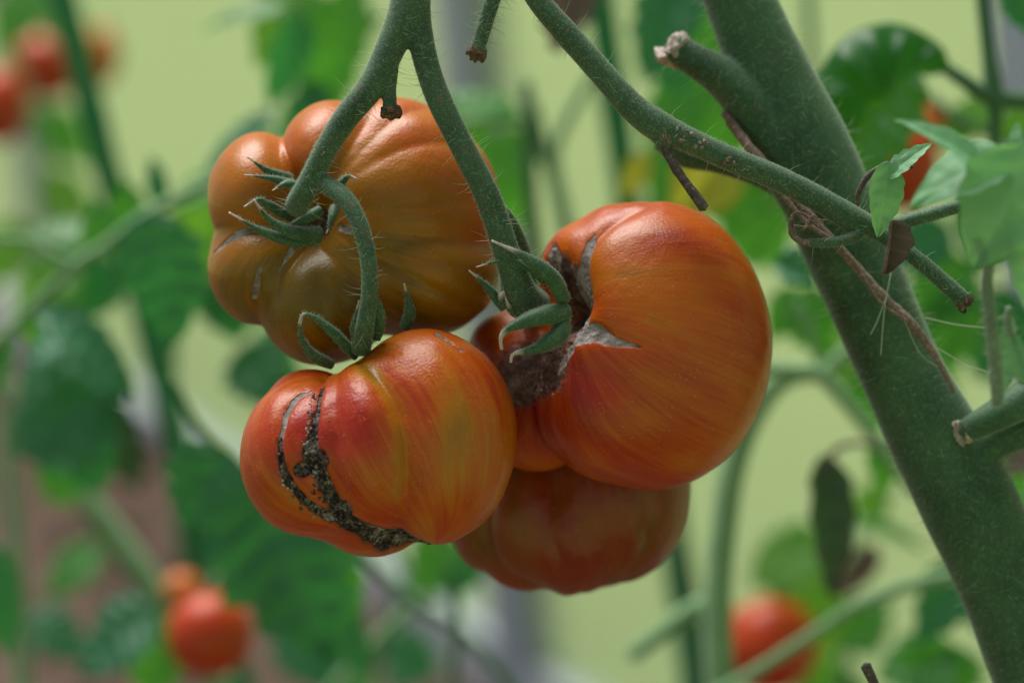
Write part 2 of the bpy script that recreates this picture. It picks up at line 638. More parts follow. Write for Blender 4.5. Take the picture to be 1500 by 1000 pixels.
def mat_panel():
    m = NM('multiwall_polycarbonate')
    m.t.nodes.remove(m.b)
    n1 = m.noise(1.6, detail=3)
    n2 = m.noise(14, detail=5)
    c = m.mix(n1, (0.78, 0.85, 0.72), (0.84, 0.90, 0.77))
    c = m.mix(m.math('MULTIPLY', n2, 0.22), c, (0.50, 0.64, 0.38))
    df = m.n('ShaderNodeBsdfDiffuse')
    tl = m.n('ShaderNodeBsdfTranslucent')
    tp = m.n('ShaderNodeBsdfTransparent')
    gl = m.n('ShaderNodeBsdfGlossy')
    gl.inputs['Roughness'].default_value = 0.25
    tp.inputs[0].default_value = (0.90, 0.95, 0.80, 1)
    m.l(c, df.inputs[0])
    m.l(c, tl.inputs[0])

    def mx(fac, a, b):
        x = m.n('ShaderNodeMixShader')
        x.inputs[0].default_value = fac
        m.l(a, x.inputs[1])
        m.l(b, x.inputs[2])
        return x.outputs[0]
    s = mx(0.72, df.outputs[0], tl.outputs[0])
    s = mx(0.58, s, tp.outputs[0])
    s = mx(0.04, s, gl.outputs[0])
    m.l(s, m.out.inputs[0])
    return m.m


M_PANEL = mat_panel()


def mat_soil():
    m = NM('garden_soil')
    n1 = m.noise(9, detail=6, rough=0.65)
    n2 = m.noise(90, detail=6, rough=0.7)
    c = m.ramp(n1, [(0.3, (0.055, 0.035, 0.026)), (0.55, (0.12, 0.075, 0.058)), (0.75, (0.20, 0.14, 0.11))])
    c = m.mix(m.math('MULTIPLY', m.ramp(n2, [(0.55, 0.0), (0.7, 1.0)]), 0.5), c, (0.28, 0.21, 0.17))
    m.set(Base_Color=c, Roughness=0.95, Normal=m.bump(n2, 0.006, 0.8), Specular_IOR_Level=0.2)
    return m.m


def mat_lawn():
    m = NM('lawn_grass')
    n1 = m.noise(0.9, detail=5)
    n2 = m.noise(30, detail=5)
    c = m.mix(n1, (0.33, 0.42, 0.16), (0.45, 0.51, 0.22))
    c = m.mix(m.math('MULTIPLY', n2, 0.5), c, (0.10, 0.17, 0.03))
    m.set(Base_Color=c, Roughness=0.9, Normal=m.bump(n2, 0.03, 0.6), Specular_IOR_Level=0.15)
    return m.m


M_SOIL, M_LAWN = mat_soil(), mat_lawn()

# ------------------------------------------------------------------ ground, wall, stakes
g = 120.0
lawn = mesh_obj('lawn_ground', [(-g, -g, -0.03), (g, -g, -0.03), (g, g, -0.03), (-g, g, -0.03)], [[0, 1, 2, 3]], M_LAWN, smooth=False)
lawn['kind'] = 'structure'
G1p, G2p = ground_hit(150, 580), ground_hit(650, 940)
wd_ = (G2p - G1p)
wd_[2] = 0
wd_ /= np.linalg.norm(wd_)                     # along the wall, towards the right and nearer
wn_ = np.array([wd_[1], -wd_[0], 0])
if np.dot(wn_, CAMN - G1p) < 0:
    wn_ = -wn_                                # towards the camera


def wall_hit(x, y):
    r = ray(x, y)
    t = np.dot(G1p - CAMN, wn_) / np.dot(r, wn_)
    return CAMN + r * t


# soil bed inside the greenhouse, ends at the wall
na, nb = 150, 150
ua = np.linspace(-1.5, 3.2, na)
vb = np.linspace(0.0, 3.0, nb)
UU, VV = np.meshgrid(ua, vb, indexing='ij')
SX = G1p[None, None, :] + wd_ * UU[..., None] + wn_ * VV[..., None]
hgt = 0.07 * (fbm(np.stack([UU * 4, VV * 4, 0 * UU], -1), 5, 5) - 0.42) + 0.02 * (fbm(np.stack([UU * 22, VV * 22, 0 * UU], -1), 9, 3) - 0.5)
SX[..., 2] = np.maximum(hgt, -0.02)
soil = mesh_obj('soil_ground', SX.reshape(-1, 3), grid_faces(na, nb, False), M_SOIL)
soil['kind'] = 'structure'

# clods and straw on the soil
ico_v = np.array(Matrix.Identity(3))
t_ = (1 + 5 ** 0.5) / 2
ICO_V = np.array([(-1, t_, 0), (1, t_, 0), (-1, -t_, 0), (1, -t_, 0), (0, -1, t_), (0, 1, t_), (0, -1, -t_), (0, 1, -t_), (t_, 0, -1), (t_, 0, 1), (-t_, 0, -1), (-t_, 0, 1)]) / 1.9
ICO_F = np.array([(0, 11, 5), (0, 5, 1), (0, 1, 7), (0, 7, 10), (0, 10, 11), (1, 5, 9), (5, 11, 4), (11, 10, 2), (10, 7, 6), (7, 1, 8), (3, 9, 4), (3, 4, 2), (3, 2, 6), (3, 6, 8), (3, 8, 9), (4, 9, 5), (2, 4, 11), (6, 2, 10), (8, 6, 7), (9, 8, 1)])


def lumps(centres, sizes, squash=1.0):
    V, F = [], []
    for i, (c, s) in enumerate(zip(centres, sizes)):
        v = ICO_V * (0.7 + 0.6 * RNG.random((12, 1))) * s * np.array([1, 1, squash])
        a = RNG.random() * 6.28
        v = v @ np.array([[math.cos(a), -math.sin(a), 0], [math.sin(a), math.cos(a), 0], [0, 0, 1]])
        V.append(v + c)
        F.append(ICO_F + 12 * i)
    return np.vstack(V), np.vstack(F)


k = 900
uu, vv = RNG.uniform(-1.2, 2.5, k), RNG.uniform(0.05, 2.2, k)
cc = G1p[None] + wd_ * uu[:, None] + wn_ * vv[:, None]
cc[:, 2] = 0.012
V, F = lumps(cc, 0.008 + 0.03 * RNG.random(k) ** 3, 0.7)
mesh_obj('soil_clods', V, F, M_SOIL, kind='stuff', smooth=False)


def box_along(p, a, b, c, ha, hb, hc):
    V = []
    for i in (-1, 1):
        for j in (-1, 1):
            for l in (-1, 1):
                V.append(p + a * ha * i + b * hb * j + c * hc * l)
    F = [[0, 1, 3, 2], [4, 6, 7, 5], [0, 4, 5, 1], [2, 3, 7, 6], [0, 2, 6, 4], [1, 5, 7, 3]]
    return np.array(V), F


ZV = np.array([0, 0, 1.0])
wall = thing('greenhouse_wall', 'pale green translucent greenhouse wall of plastic sheets between grey posts', 'wall', G1p)
pu = sorted([np.dot(wall_hit(695, 100) - G1p, wd_), np.dot(wall_hit(52, 240) - G1p, wd_)])
stepu = 0.62
posts_u = [pu[0] - 1.0, pu[0], pu[1], pu[1] + 0.8, pu[1] + 1.6]
WT = 1.9
for i, u in enumerate(posts_u):
    p = G1p + wd_ * u + wn_ * 0.0 + ZV * (WT / 2)
    V, F = box_along(p, wd_, wn_, ZV, 0.030, 0.020, WT / 2)
    o = mesh_obj('post', V, F, M_POST, wall, smooth=False)
    bv = o.modifiers.new('edge', 'BEVEL')
    bv.width = 0.003
    if i + 1 < len(posts_u):
        u2 = posts_u[i + 1]
        um, hw = (u + u2) / 2, (u2 - u) / 2 - 0.023
        p = G1p + wd_ * um - wn_ * 0.004 + ZV * (WT / 2 + 0.022)
        V, F = box_along(p, wd_, wn_, ZV, hw, 0.004, WT / 2 - 0.024)
        mesh_obj('polycarbonate_panel', V, F, M_PANEL, wall, smooth=False)
        p = G1p + wd_ * um + ZV * 0.012
        V, F = box_along(p, wd_, wn_, ZV, hw, 0.014, 0.03)
        mesh_obj('bottom_rail', V, F, M_RAIL, wall, smooth=False)


def stake(label, a, da, b, db, r):
    """stake through two sighted points, carried down into the soil and up"""
    A, B = Pn([(a[0], a[1], zd(da))])[0], Pn([(b[0], b[1], zd(db))])[0]
    dv = (B - A) / np.linalg.norm(B - A)
    bot = A + dv * ((-0.1 - A[2]) / dv[2])
    top = A - dv * 0.55
    t = thing('plant_stake', label, 'stake', bot, 'green garden stakes')
    n = 90
    X = np.linspace(0, 1, n)[:, None] * (top - bot) + bot
    T, N, Bn = frames(X)
    th = np.linspace(0, 2 * np.pi, 12, endpoint=False)
    rr = r * (1 + 0.10 * (np.arange(n) % 4 == 0))
    V = X[:, None] + (np.cos(th)[None, :, None] * N[:, None] + np.sin(th)[None, :, None] * Bn[:, None]) * rr[:, None, None]
    mesh_obj('shaft', V.reshape(-1, 3), grid_faces(n, 12), M_STAKE, t)
    cap = ICO_V * r * 1.35 + top
    mesh_obj('end_cap', cap, ICO_F, M_STAKE, t)


stake('green plastic coated stake at the upper left beside blurred orange tomatoes', (97, 20), 1.3, (272, 690), 1.36, 0.0062)
stake('dark green stake standing behind the bent stalk and the right tomato', (885, 40), 1.30, (1012, 960), 1.36, 0.0068)


# ------------------------------------------------------------------ tomatoes
def poly_dist(X, Y, pl):
    """distance and interpolated third value along a pixel polyline"""
    best = np.full(X.shape, 1e9)
    val = np.zeros(X.shape)
    pl = spline(np.array([(a, b, c) for a, b, c in pl], float), max(8, 6 * len(pl))) if len(pl) > 2 else np.array(pl, float)
    for (x0, y0, v0), (x1, y1, v1) in zip(pl[:-1], pl[1:]):
        dx, dy = x1 - x0, y1 - y0
        L2 = dx * dx + dy * dy + 1e-9
        t = np.clip(((X - x0) * dx + (Y - y0) * dy) / L2, 0, 1)
        d = np.hypot(X - x0 - t * dx, Y - y0 - t * dy)
        m_ = d < best
        best[m_] = d[m_]
        val[m_] = (v0 + t * (v1 - v0))[m_]
    return best, val


def tomato(name, label, group, cen, lobes, kk, pole, mat, nu=420, nv=300, creases=(), dimples=(), cork=(), brown=(), rot=(), gold=(), goldlines=(), base_gold=0.0, depth=None, seed=1, wobble=2.5, cat='tomato'):
    cx, cy, cz = cen
    if depth is not None:
        cz = zd(depth)
    sc = px(D0 - cz * S)
    pole = np.array(pole, float)
    pole /= np.linalg.norm(pole)
    a = np.cross(pole, [0.2, 0.1, 1.0])
    a /= np.linalg.norm(a)
    b = np.cross(pole, a)
    ph = np.linspace(0.004, math.pi - 0.004, nv)
    th = np.linspace(0, 2 * math.pi, nu, endpoint=False)
    PH, TH = np.meshgrid(ph, th, indexing='ij')
    Dv = np.cos(PH)[..., None] * pole + np.sin(PH)[..., None] * (np.cos(TH)[..., None] * a + np.sin(TH)[..., None] * b)
    ts = []
    for (lx, ly, lz, rx, ry, rz) in lobes:
        c = np.array([lx - cx, -(ly - cy), lz - (cen[2])]) / np.array([rx, ry, rz])
        d = Dv / np.array([rx, ry, rz])
        A = np.sum(d * d, -1)
        Bq = np.sum(d * c, -1)
        disc = Bq * Bq - A * (np.sum(c * c) - 1)
        ts.append(np.where(disc > 0, (Bq + np.sqrt(np.maximum(disc, 0))) / A, Bq / A - 3 * np.sqrt(np.maximum(-disc, 0)) / A))
    ts = np.array(ts)
    mx = ts.max(0)
    r = mx + kk * np.log(np.sum(np.exp((ts - mx) / kk), 0))
    r = r + wobble * 2 * (fbm(Dv * 3.1, seed, 3) - 0.5)
    X = cx + r * Dv[..., 0]
    Y = cy - r * Dv[..., 1]
    front = sstep(-0.25, 0.15, Dv[..., 2])
    for (x, y, wdt, dep) in dimples:
        d = np.hypot(X - x, Y - y)
        r = r - dep * np.exp(-(d / wdt) ** 2) * front
    for (pl, dep, wdt) in creases:
        d, v = poly_dist(X, Y, pl)
        s_ = 0.25 * wdt
        r = r - dep * v * np.exp(-(np.sqrt(d * d + s_ * s_) - s_) / wdt) * front
    jit = 6 * (fbm(np.stack([X / 14, Y / 14, 0 * X], -1), seed + 40, 3) - 0.5)
    msk = {}
    for nm, lst in (('cork', cork), ('brown', brown), ('rot', rot)):
        mk = np.zeros_like(X)
        for it in lst:
            if isinstance(it, tuple):           # blob x, y, radius, strength
                d = np.hypot(X - it[0], Y - it[1]) + jit * 2
                mk = np.maximum(mk, it[3] * (1 - sstep(it[2] * 0.55, it[2] * 1.15, d)))
            else:
                d, v = poly_dist(X, Y, it)
                mk = np.maximum(mk, 1 - sstep(v * 0.5, v * (1.4 if nm == 'rot' else 1.25) + 0.8, d + jit * 0.75))
        msk[nm] = mk * front
    rough_n = fbm(np.stack([X / 5, Y / 5, 0 * X], -1), seed + 70, 3) - 0.5
    r = r + msk['rot'] * (rough_n * 8 - 2.0) + msk['cork'] * (rough_n * 3 - 2.0) + msk['brown'] * rough_n * 6
    gl = np.full_like(X, base_gold)
    for (x, y, rad, v) in gold:
        gl = gl + v * np.exp(-(((X - x) ** 2 + (Y - y) ** 2) / rad ** 2)) * front
    for pl, wdt in goldlines:
        d, v = poly_dist(X, Y, pl)
        gl = gl + v * np.exp(-(d / wdt) ** 2) * front
    off = r[..., None] * Dv
    cw = Pn([(cx, cy, cz)])[0]
    Wd = (off.reshape(-1, 3) * sc) @ RM.T + cw
    root = thing(name, label, cat, cw, group)
    flow = np.stack([np.cos(TH), np.sin(TH), PH + 0 * TH], -1).reshape(-1, 3) + seed * 3.7
    o = mesh_obj('fruit', Wd, grid_faces(nv, nu), mat, root,
                 attrs={'flow': flow, 'cork': msk['cork'].ravel(), 'brown': msk['brown'].ravel(), 'rot': msk['rot'].ravel(), 'gold': gl.ravel()})
    info = dict(X=(cx + off[..., 0]).ravel(), Y=(cy - off[..., 1]).ravel(), Z=(cen[2] + off[..., 2]).ravel(), root=root, W=Wd)
    return root, info


def surf(info, x, y):
    m_ = (np.abs(info['X'] - x) < 5) & (np.abs(info['Y'] - y) < 5)
    if not m_.any():
        return None
    idx = np.where(m_)[0]
    j = idx[np.argmax(info['Z'][idx])]
    return info['W'][j]


def scab(info, pl, n, smin, smax, mat, name='scab'):
    pl = spline(np.array(pl, float), 60)
    cs, ss = [], []
    for _ in range(n):
        q = pl[RNG.integers(0, 60)]
        p = surf(info, q[0] + RNG.normal() * q[2] * 0.6, q[1] + RNG.normal() * q[2] * 0.6)
        if p is not None:
            cs.append(p)
            ss.append(S * (smin + (smax - smin) * RNG.random() ** 2.5))
    V, F = lumps(cs, ss)
    return mesh_obj(name, V, F, mat, info['root'], kind='stuff')


def mat_scab():
    m = NM('crusted_scab')
    n1 = m.noise(500, detail=4)
    oi = m.noise(160, detail=2)
    c = m.ramp(oi, [(0.35, (0.05, 0.038, 0.032)), (0.5, (0.15, 0.12, 0.10)), (0.62, (0.30, 0.26, 0.23)), (0.78, (0.46, 0.43, 0.40))])
    m.set(Base_Color=c, Roughness=0.85, Normal=m.bump(n1, 0.0004, 0.8), Specular_IOR_Level=0.3)
    return m.m


M_SCAB = mat_scab()


def mat_wet():
    m = NM('wet_black_rot')
    n1 = m.noise(300, detail=4)
    c = m.ramp(n1, [(0.4, (0.008, 0.008, 0.009)), (0.7, (0.05, 0.055, 0.06))])
    m.set(Base_Color=c, Roughness=0.25, Normal=m.bump(n1, 0.0006, 0.8))
    return m.m


M_WET = mat_wet()
SEPV = []


def sepal(parent, pts, width, up=(0, 0, 1), thick=0.42, fold=0.35, tip0=0.8, hairs=True, seed=0):
    """curved tapered sepal from base to tip through (px, py, z) points"""
    P = np.asarray(pts, float)
    Wd = Pn(P)
    n, sg = 34, 14
    X = spline(Wd, n)
    T = np.gradient(X, axis=0)
    T /= np.linalg.norm(T, axis=1)[:, None]
    U = camdir(up)
    N = U[None] - T * (T @ U)[:, None]
    N /= np.linalg.norm(N, axis=1)[:, None] + 1e-9
    B = np.cross(T, N)
    t = np.linspace(0, 1, n)
    wv = width * S * 0.45 * np.clip((1 - t) ** 0.8 * (0.85 + 0.5 * np.sin(np.pi * np.minimum(1, t * 1.15))), 0.15, None)
    wv = wv * (1 + 0.12 * (vnoise(np.stack([t * 9, t * 0, t * 0 + seed], -1), seed) - 0.5))
    th = np.linspace(0, 2 * np.pi, sg, endpoint=False)
    cx_, sx_ = np.cos(th), np.sin(th)
    V = X[:, None] + B[:, None] * (wv[:, None] * cx_)[..., None] + N[:, None] * (wv[:, None] * (thick * sx_ - fold * cx_ ** 2))[..., None]
    tip = np.repeat(sstep(tip0 - 0.1, 1.0, t), sg)
    F = grid_faces(n, sg).tolist()
    F.append(list(range(sg))[::-1])
    F.append([(n - 1) * sg + j for j in range(sg)])
    o = mesh_obj('sepal', V.reshape(-1, 3), F, M_SEPAL, parent, attrs={'tip': tip})
    if hairs:
        L = np.sum(np.linalg.norm(np.diff(X, axis=0), axis=1)) / S
        nh = int(L * 3.0)
        i = RNG.integers(0, int(n * 0.93), nh)
        a = RNG.random(nh) * 2 * np.pi
        nn = B[i] * np.cos(a)[:, None] + N[i] * (np.sin(a) * 0.8)[:, None]
        roots = X[i] + B[i] * (wv[i] * np.cos(a))[:, None] * 0.95 + N[i] * (wv[i] * (thick * np.sin(a) - fold * np.cos(a) ** 2))[:, None] * 0.95
        V, F = hair_geo(roots, nn + RNG.normal(size=(nh, 3)) * 0.3, S * (1.5 + 4.5 * RNG.random(nh)), np.full(nh, S * 0.2), 0.2, 1)
        h = mesh_obj('hairs', V, F, M_HAIR, o, kind='stuff')
    return o


GRP = 'ribbed tomatoes hanging in the cluster'
tA, iA = tomato('tomato', 'golden orange ribbed tomato behind the forked stalk, upper left of the cluster', GRP, (525, 330, 0),
    [(563, 312, 0, 173, 174, 150), (492, 242, 8, 87, 94, 120), (386, 290, 4, 80, 96, 125), (392, 388, 4, 88, 92, 128), (476, 438, 20, 97, 98, 125), (612, 398, 10, 122, 96, 138)],
    5, (-85, 6, 118), M_TA,
    creases=[([(470, 300, .3), (590, 225, 1), (712, 205, .8)], 7, 18), ([(480, 316, .3), (640, 300, 1), (735, 290, .8)], 6, 16), ([(490, 335, .3), (640, 355, 1), (735, 365, .8)], 7, 15), ([(505, 352, .6), (590, 400, 1), (690, 455, .8)], 10, 14),
             ([(472, 295, .4), (530, 200, 1), (565, 138, .9)], 7, 15), ([(470, 300, .3), (580, 180, 1), (655, 150, .9)], 6, 16), ([(462, 290, .3), (480, 200, 1), (505, 148, .8)], 6, 13), ([(470, 365, .5), (478, 440, 1), (490, 520, .8)], 5, 14),
             ([(446, 360, 1), (392, 420, 1), (377, 478, 1)], 9, 9), ([(432, 300, 1), (412, 245, 1), (406, 196, 1)], 9, 10), ([(420, 335, .5), (350, 355, 1), (303, 372, .6)], 5, 16)],
    dimples=[(448, 322, 46, 50)],
    cork=[[(392, 337, 2), (366, 343, 6), (343, 354, 5), (318, 373, 1.5)], [(432, 360, 7), (424, 378, 5), (413, 402, 1.5)], [(389, 398, 3), (383, 418, 4), (378, 440, 2)], [(520, 345, 5), (505, 340, 6)]],
    brown=[(450, 332, 44, 0.8)],
    gold=[(460, 440, 120, .28), (620, 170, 120, -.35), (440, 190, 90, -.30), (690, 330, 90, -.2), (560, 300, 90, .08), (360, 270, 80, -.12)], base_gold=0.17, seed=3)
for pts, wdt, u in [
    ([(428, 262, 128), (395, 252, 150), (362, 230, 158)], 13, (0, 0, 1)),
    ([(440, 272, 132), (400, 261, 160), (358, 256, 170)], 13, (0, .5, .9)),
    ([(444, 274, 140), (420, 268, 162), (399, 279, 172)], 15, (0, .5, .9)),
    ([(428, 318, 132), (395, 300, 160), (378, 292, 172), (357, 303, 178)], 15, (0, .4, .9)),
    ([(470, 338, 138), (430, 338, 168), (395, 320, 180), (380, 303, 186), (372, 292, 190)], 22, (.2, .6, .8)),
    ([(468, 347, 136), (430, 350, 158), (385, 338, 172), (335, 311, 178)], 19, (0, .5, .9)),
    ([(488, 290, 136), (498, 270, 160), (510, 258, 172), (522, 262, 178)], 19, (-.3, .3, .9)),
    ([(490, 300, 148), (487, 318, 160), (478, 342, 164)], 12, (0, .2, .9)),
    ([(470, 305, 140), (442, 322, 150), (412, 334, 152)], 15, (0, .4, .9)),
]:
    sepal(tA, pts, wdt * 1.3, u, tip0=0.86)

tB, iB = tomato('tomato', 'red and orange striped tomato with a crusted black scar, lowest in front', GRP, (560, 640, 150),
    [(625, 640, 150, 134, 160, 135), (546, 656, 172, 84, 136, 124), (442, 668, 145, 91, 113, 116), (478, 655, 165, 66, 108, 112), (510, 715, 140, 105, 84, 112), (545, 775, 112, 62, 43, 80), (452, 574, 100, 52, 33, 70)],
    9, (-60, 118, -25), M_TB,
    creases=[([(512, 512, .5), (560, 548, .9), (591, 597, 1), (604, 650, 1), (603, 720, .9), (592, 792, .8)], 15, 15), ([(650, 482, .5), (690, 560, 1), (706, 680, .6)], 5, 20),
             ([(467, 548, 1), (462, 600, 1), (460, 650, 1), (480, 705, 1), (505, 760, 1), (560, 792, .7)], 14, 12), ([(478, 782, .7), (540, 793, 1), (610, 796, .8)], 9, 8), ([(445, 568, .6), (418, 605, 1), (412, 650, 1), (428, 705, 1), (480, 758, .8)], 9, 9)],
    dimples=[(447, 684, 11, 14)],
    cork=[[(452, 568, 2.5), (436, 578, 3.5), (420, 604, 4.5), (413, 645, 3)], [(640, 486, 1.0), (655, 494, 1.4), (680, 512, 1)]],
    rot=[[(468, 562, 4), (464, 600, 5), (460, 640, 8), (461, 668, 13), (476, 700, 9), (488, 728, 11), (505, 757, 15), (540, 782, 17), (592, 797, 12), (640, 800, 3)], (470, 672, 20, .9), (508, 745, 18, .9), (560, 792, 22, .8),
         [(411, 640, 1.5), (413, 662, 4), (420, 690, 4.5), (432, 712, 5), (455, 738, 4.5), (485, 757, 8)], (447, 684, 12, 1.0)],
    gold=[(440, 600, 60, -.1), (520, 620, 60, -.32), (400, 650, 50, -.15), (450, 620, 30, -.35), (690, 560, 40, -.15), (715, 640, 60, .15), (380, 720, 60, .15), (560, 500, 60, .1), (590, 745, 60, -.05)],
    goldlines=[([(515, 515, .35), (556, 548, .4), (582, 600, .34), (594, 655, .3), (590, 720, .2)], 16), ([(640, 490, .1), (665, 580, .3), (660, 700, .25), (625, 790, .1)], 22)], base_gold=-0.02, seed=5)
for pts, wdt, u in [
    ([(488, 534, 150), (458, 518, 176), (441, 490, 186), (444, 458, 190)], 20, (.6, .1, .8)),
    ([(523, 520, 160), (492, 488, 200), (462, 464, 210), (444, 460, 205), (438, 474, 200)], 24, (.3, .5, .8)),
    ([(548, 496, 170), (554, 462, 200), (545, 430, 212), (530, 404, 216)], 24, (-.3, .1, .9)),
    ([(592, 482, 140), (600, 455, 150), (592, 415, 160)], 20, (0, 0, 1)),
    ([(530, 505, 175), (520, 480, 195), (526, 440, 200)], 18, (.3, 0, .9)),
]:
    sepal(tB, pts, wdt, u, tip0=0.84)
scab(iB, [(468, 562, 3), (463, 600, 5), (459, 640, 6), (461, 668, 9), (476, 700, 8), (490, 730, 9), (510, 762, 11)], 200, 0.5, 2.6, M_SCAB)
scab(iB, [(412, 655, 3), (418, 682, 5), (432, 712, 6), (456, 738, 5), (485, 757, 7)], 70, 0.5, 3.4, M_SCAB)
scab(iB, [(455, 690, 9), (490, 735, 9), (520, 772, 10), (560, 790, 9)], 50, 1, 4, M_WET, 'rot_blister')

tC, iC = tomato('tomato', 'large glossy orange red tomato with a grey star scar, right of the cluster', GRP, (935, 500, 60),
    [(955, 505, 60, 175, 212, 165), (858, 410, 36, 70, 88, 104), (905, 408, 40, 84, 110, 124), (787, 578, -20, 100, 116, 110), (755, 510, -50, 72, 58, 80), (900, 592, 75, 122, 112, 138)],
    5, (-128, 55, 105), M_TC,
    creases=[([(842, 430, 1), (850, 375, 1), (885, 328, 1), (955, 296, .4)], 14, 9), ([(838, 490, 1), (875, 484, 1), (925, 507, .3)], 9, 14), ([(812, 520, 1), (792, 590, 1), (825, 680, .7)], 8, 14)],
    dimples=[(795, 432, 52, 75), (775, 470, 40, 30)],
    cork=[[(866, 338, 1.5), (846, 376, 7), (835, 420, 10), (837, 468, 13)], [(836, 380, 2), (822, 402, 8), (815, 430, 10)], [(838, 492, 17), (862, 486, 17), (885, 497, 10), (905, 503, 5), (930, 508, 1)], [(824, 512, 8), (813, 548, 4)], (800, 365, 14, .8)],
    brown=[(748, 535, 78, .85), (722, 495, 55, .85), (792, 545, 42, .8), (800, 400, 48, .9), (815, 440, 40, .9), (780, 480, 60, .9), (796, 352, 22, .7)],
    gold=[(905, 390, 90, .22), (1000, 480, 80, .05), (950, 300, 70, -.15), (870, 560, 60, -.22), (1060, 620, 90, .1), (960, 690, 80, -.1), (1090, 400, 70, .06), (760, 620, 90, -.3)], base_gold=0.0, seed=8)
for pts, wdt, u, tp in [
    ([(830, 440, 190), (808, 402, 212), (768, 374, 222), (720, 352, 222)], 31, (.2, .5, .8), .72),
    ([(800, 412, 178), (772, 388, 190), (734, 382, 196), (697, 391, 196)], 17, (0, .6, .8), .86),
    ([(740, 452, 150), (716, 421, 160), (687, 396, 166)], 18, (.3, .3, .8), .8),
    ([(832, 452, 192), (786, 462, 222), (745, 480, 232), (734, 494, 232), (735, 512, 226)], 36, (0, .55, .8), .78),
    ([(826, 462, 190), (818, 490, 212), (785, 510, 222), (753, 518, 226), (748, 531, 222)], 30, (.1, .1, 1), .74),
    ([(748, 452, 165), (734, 436, 172), (745, 420, 176), (733, 412, 174)], 9, (0, 0, 1), .1),
    ([(752, 462, 168), (744, 445, 176), (738, 428, 180)], 8, (0, 0, 1), .1),
]:
    sepal(tC, pts, wdt, u, thick=0.5, tip0=tp)
scab(iC, [(735, 510, 22), (765, 540, 28), (790, 560, 16)], 80, 0.6, 2.6, M_SCAB)

tD, iD = tomato('tomato', 'red tomato with skin darkened for shade hanging underneath, lowest behind the others', GRP, (850, 735, -160),
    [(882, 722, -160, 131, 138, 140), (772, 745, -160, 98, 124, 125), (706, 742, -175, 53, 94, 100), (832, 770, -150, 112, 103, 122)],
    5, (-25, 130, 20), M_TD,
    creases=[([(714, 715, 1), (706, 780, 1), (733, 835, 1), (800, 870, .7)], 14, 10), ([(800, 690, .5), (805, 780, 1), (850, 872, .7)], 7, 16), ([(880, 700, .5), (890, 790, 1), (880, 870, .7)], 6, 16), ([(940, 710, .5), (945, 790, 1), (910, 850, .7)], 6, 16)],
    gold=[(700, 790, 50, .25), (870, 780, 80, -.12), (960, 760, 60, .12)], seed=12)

# ------------------------------------------------------------------ the forked fruit stalk
fs = thing('fruit_stalk', 'fuzzy green forked stalk that carries the tomato cluster', 'stalk', Pn([(600, 0, 200)])[0])
tubes = [
    Tube([(700, -620, 80, 36), (640, -360, 150, 35), (612, -160, 190, 33), (606, -60, 195, 31), (598, 10, 200, 28), (572, 70, 202, 22.5), (545, 125, 203, 20.5), (505, 175, 200, 19), (474, 225, 196, 17.5), (456, 262, 190, 17.5), (441, 290, 178, 18), (434, 303, 160, 18.5)], 20, 4, 0.05, 1),
    Tube([(461, 258, 188, 14), (480, 272, 198, 14), (508, 294, 214, 14), (529, 335, 224, 13), (540, 385, 226, 12.5), (541, 430, 220, 12.5), (536, 470, 205, 14), (528, 512, 170, 16)], 18, 4, 0.05, 2),
    Tube([(607, -40, 190, 24), (612, 30, 198, 20), (624, 90, 202, 18.5), (645, 150, 204, 18.5), (675, 210, 202, 18.5), (706, 270, 198, 19), (724, 315, 192, 20), (737, 355, 184, 20), (752, 398, 172, 22), (764, 436, 150, 29), (785, 450, 120, 27)], 20, 4, 0.05, 3),
    Tube([(722, 300, 180, 11), (742, 318, 166, 11), (757, 345, 140, 11), (768, 385, 90, 13), (780, 470, 0, 15), (800, 560, -120, 16)], 14, 5, 0.04, 4),
    Tube([(566, 75, 200, 13), (573, 100, 203, 11), (571, 130, 204, 10), (571, 152, 204, 11), (572, 164, 204, 12)], 14, 3, 0.05, 5, endscale=0.1),
]
stem_mesh('stalk', tubes, M_STALK, fs, voxel_px=2.2, smooth_it=5)
V, F = tube_hairs(tubes, 46, 1.6, fuzz_len=3.2, long_len=27, fw=0.24, lw=0.36)
mesh_obj('hairs', V, F, M_HAIR, fs, kind='stuff')


def cut_end(parent, c, d, r, mat, name='cut_end'):
    """ragged cut face: rim and sunken pith"""
    p = Pn([c])[0]
    T = camdir(d)
    T /= np.linalg.norm(T)
    n = np.cross(T, [0.3, 0.9, 0.2])
    n /= np.linalg.norm(n)
    b = np.cross(T, n)
    sg = 18
    rows = [(-0.9, 0.96), (-0.3, 1.04), (0.1, 1.08), (0.22, 0.9), (0.05, 0.7), (-0.12, 0.4), (-0.15, 0.02)]
    V = []
    th = np.linspace(0, 2 * np.pi, sg, endpoint=False)
    for h, k_ in rows:
        rr = r * S * k_ * (1 + 0.14 * RNG.normal(size=sg))
        hh = r * S * (h + 0.14 * RNG.normal(size=sg))
        V.append(p + n * (rr * np.cos(th))[:, None] + b * (rr * np.sin(th))[:, None] + T * hh[:, None])
    return mesh_obj(name, np.vstack(V), grid_faces(len(rows), sg), mat, parent)


cut_end(fs, (572, 167, 205), (0.02, -0.9, 0.4), 12.5, M_CUT)

# short cut stalk at the top
cs = thing('cut_stalk', 'short hairy stalk end cut off brown, hanging from the top edge', 'stalk', Pn([(730, -60, 200)])[0])
tb = [Tube([(880, -560, 90, 13), (800, -280, 170, 12), (752, -110, 195, 12), (738, -50, 198, 12), (722, 0, 200, 11.5), (708, 45, 202, 11), (700, 74, 203, 11)], 14, 3, 0.06, 8)]
stem_mesh('stalk', tb, M_STALK, cs)
V, F = tube_hairs(tb, 34, 9, 5, 22)
mesh_obj('hairs', V, F, M_HAIR, cs, kind='stuff')
cut_end(cs, (698, 82, 203), (-0.25, -0.85, 0.4), 12.5, M_CUT)

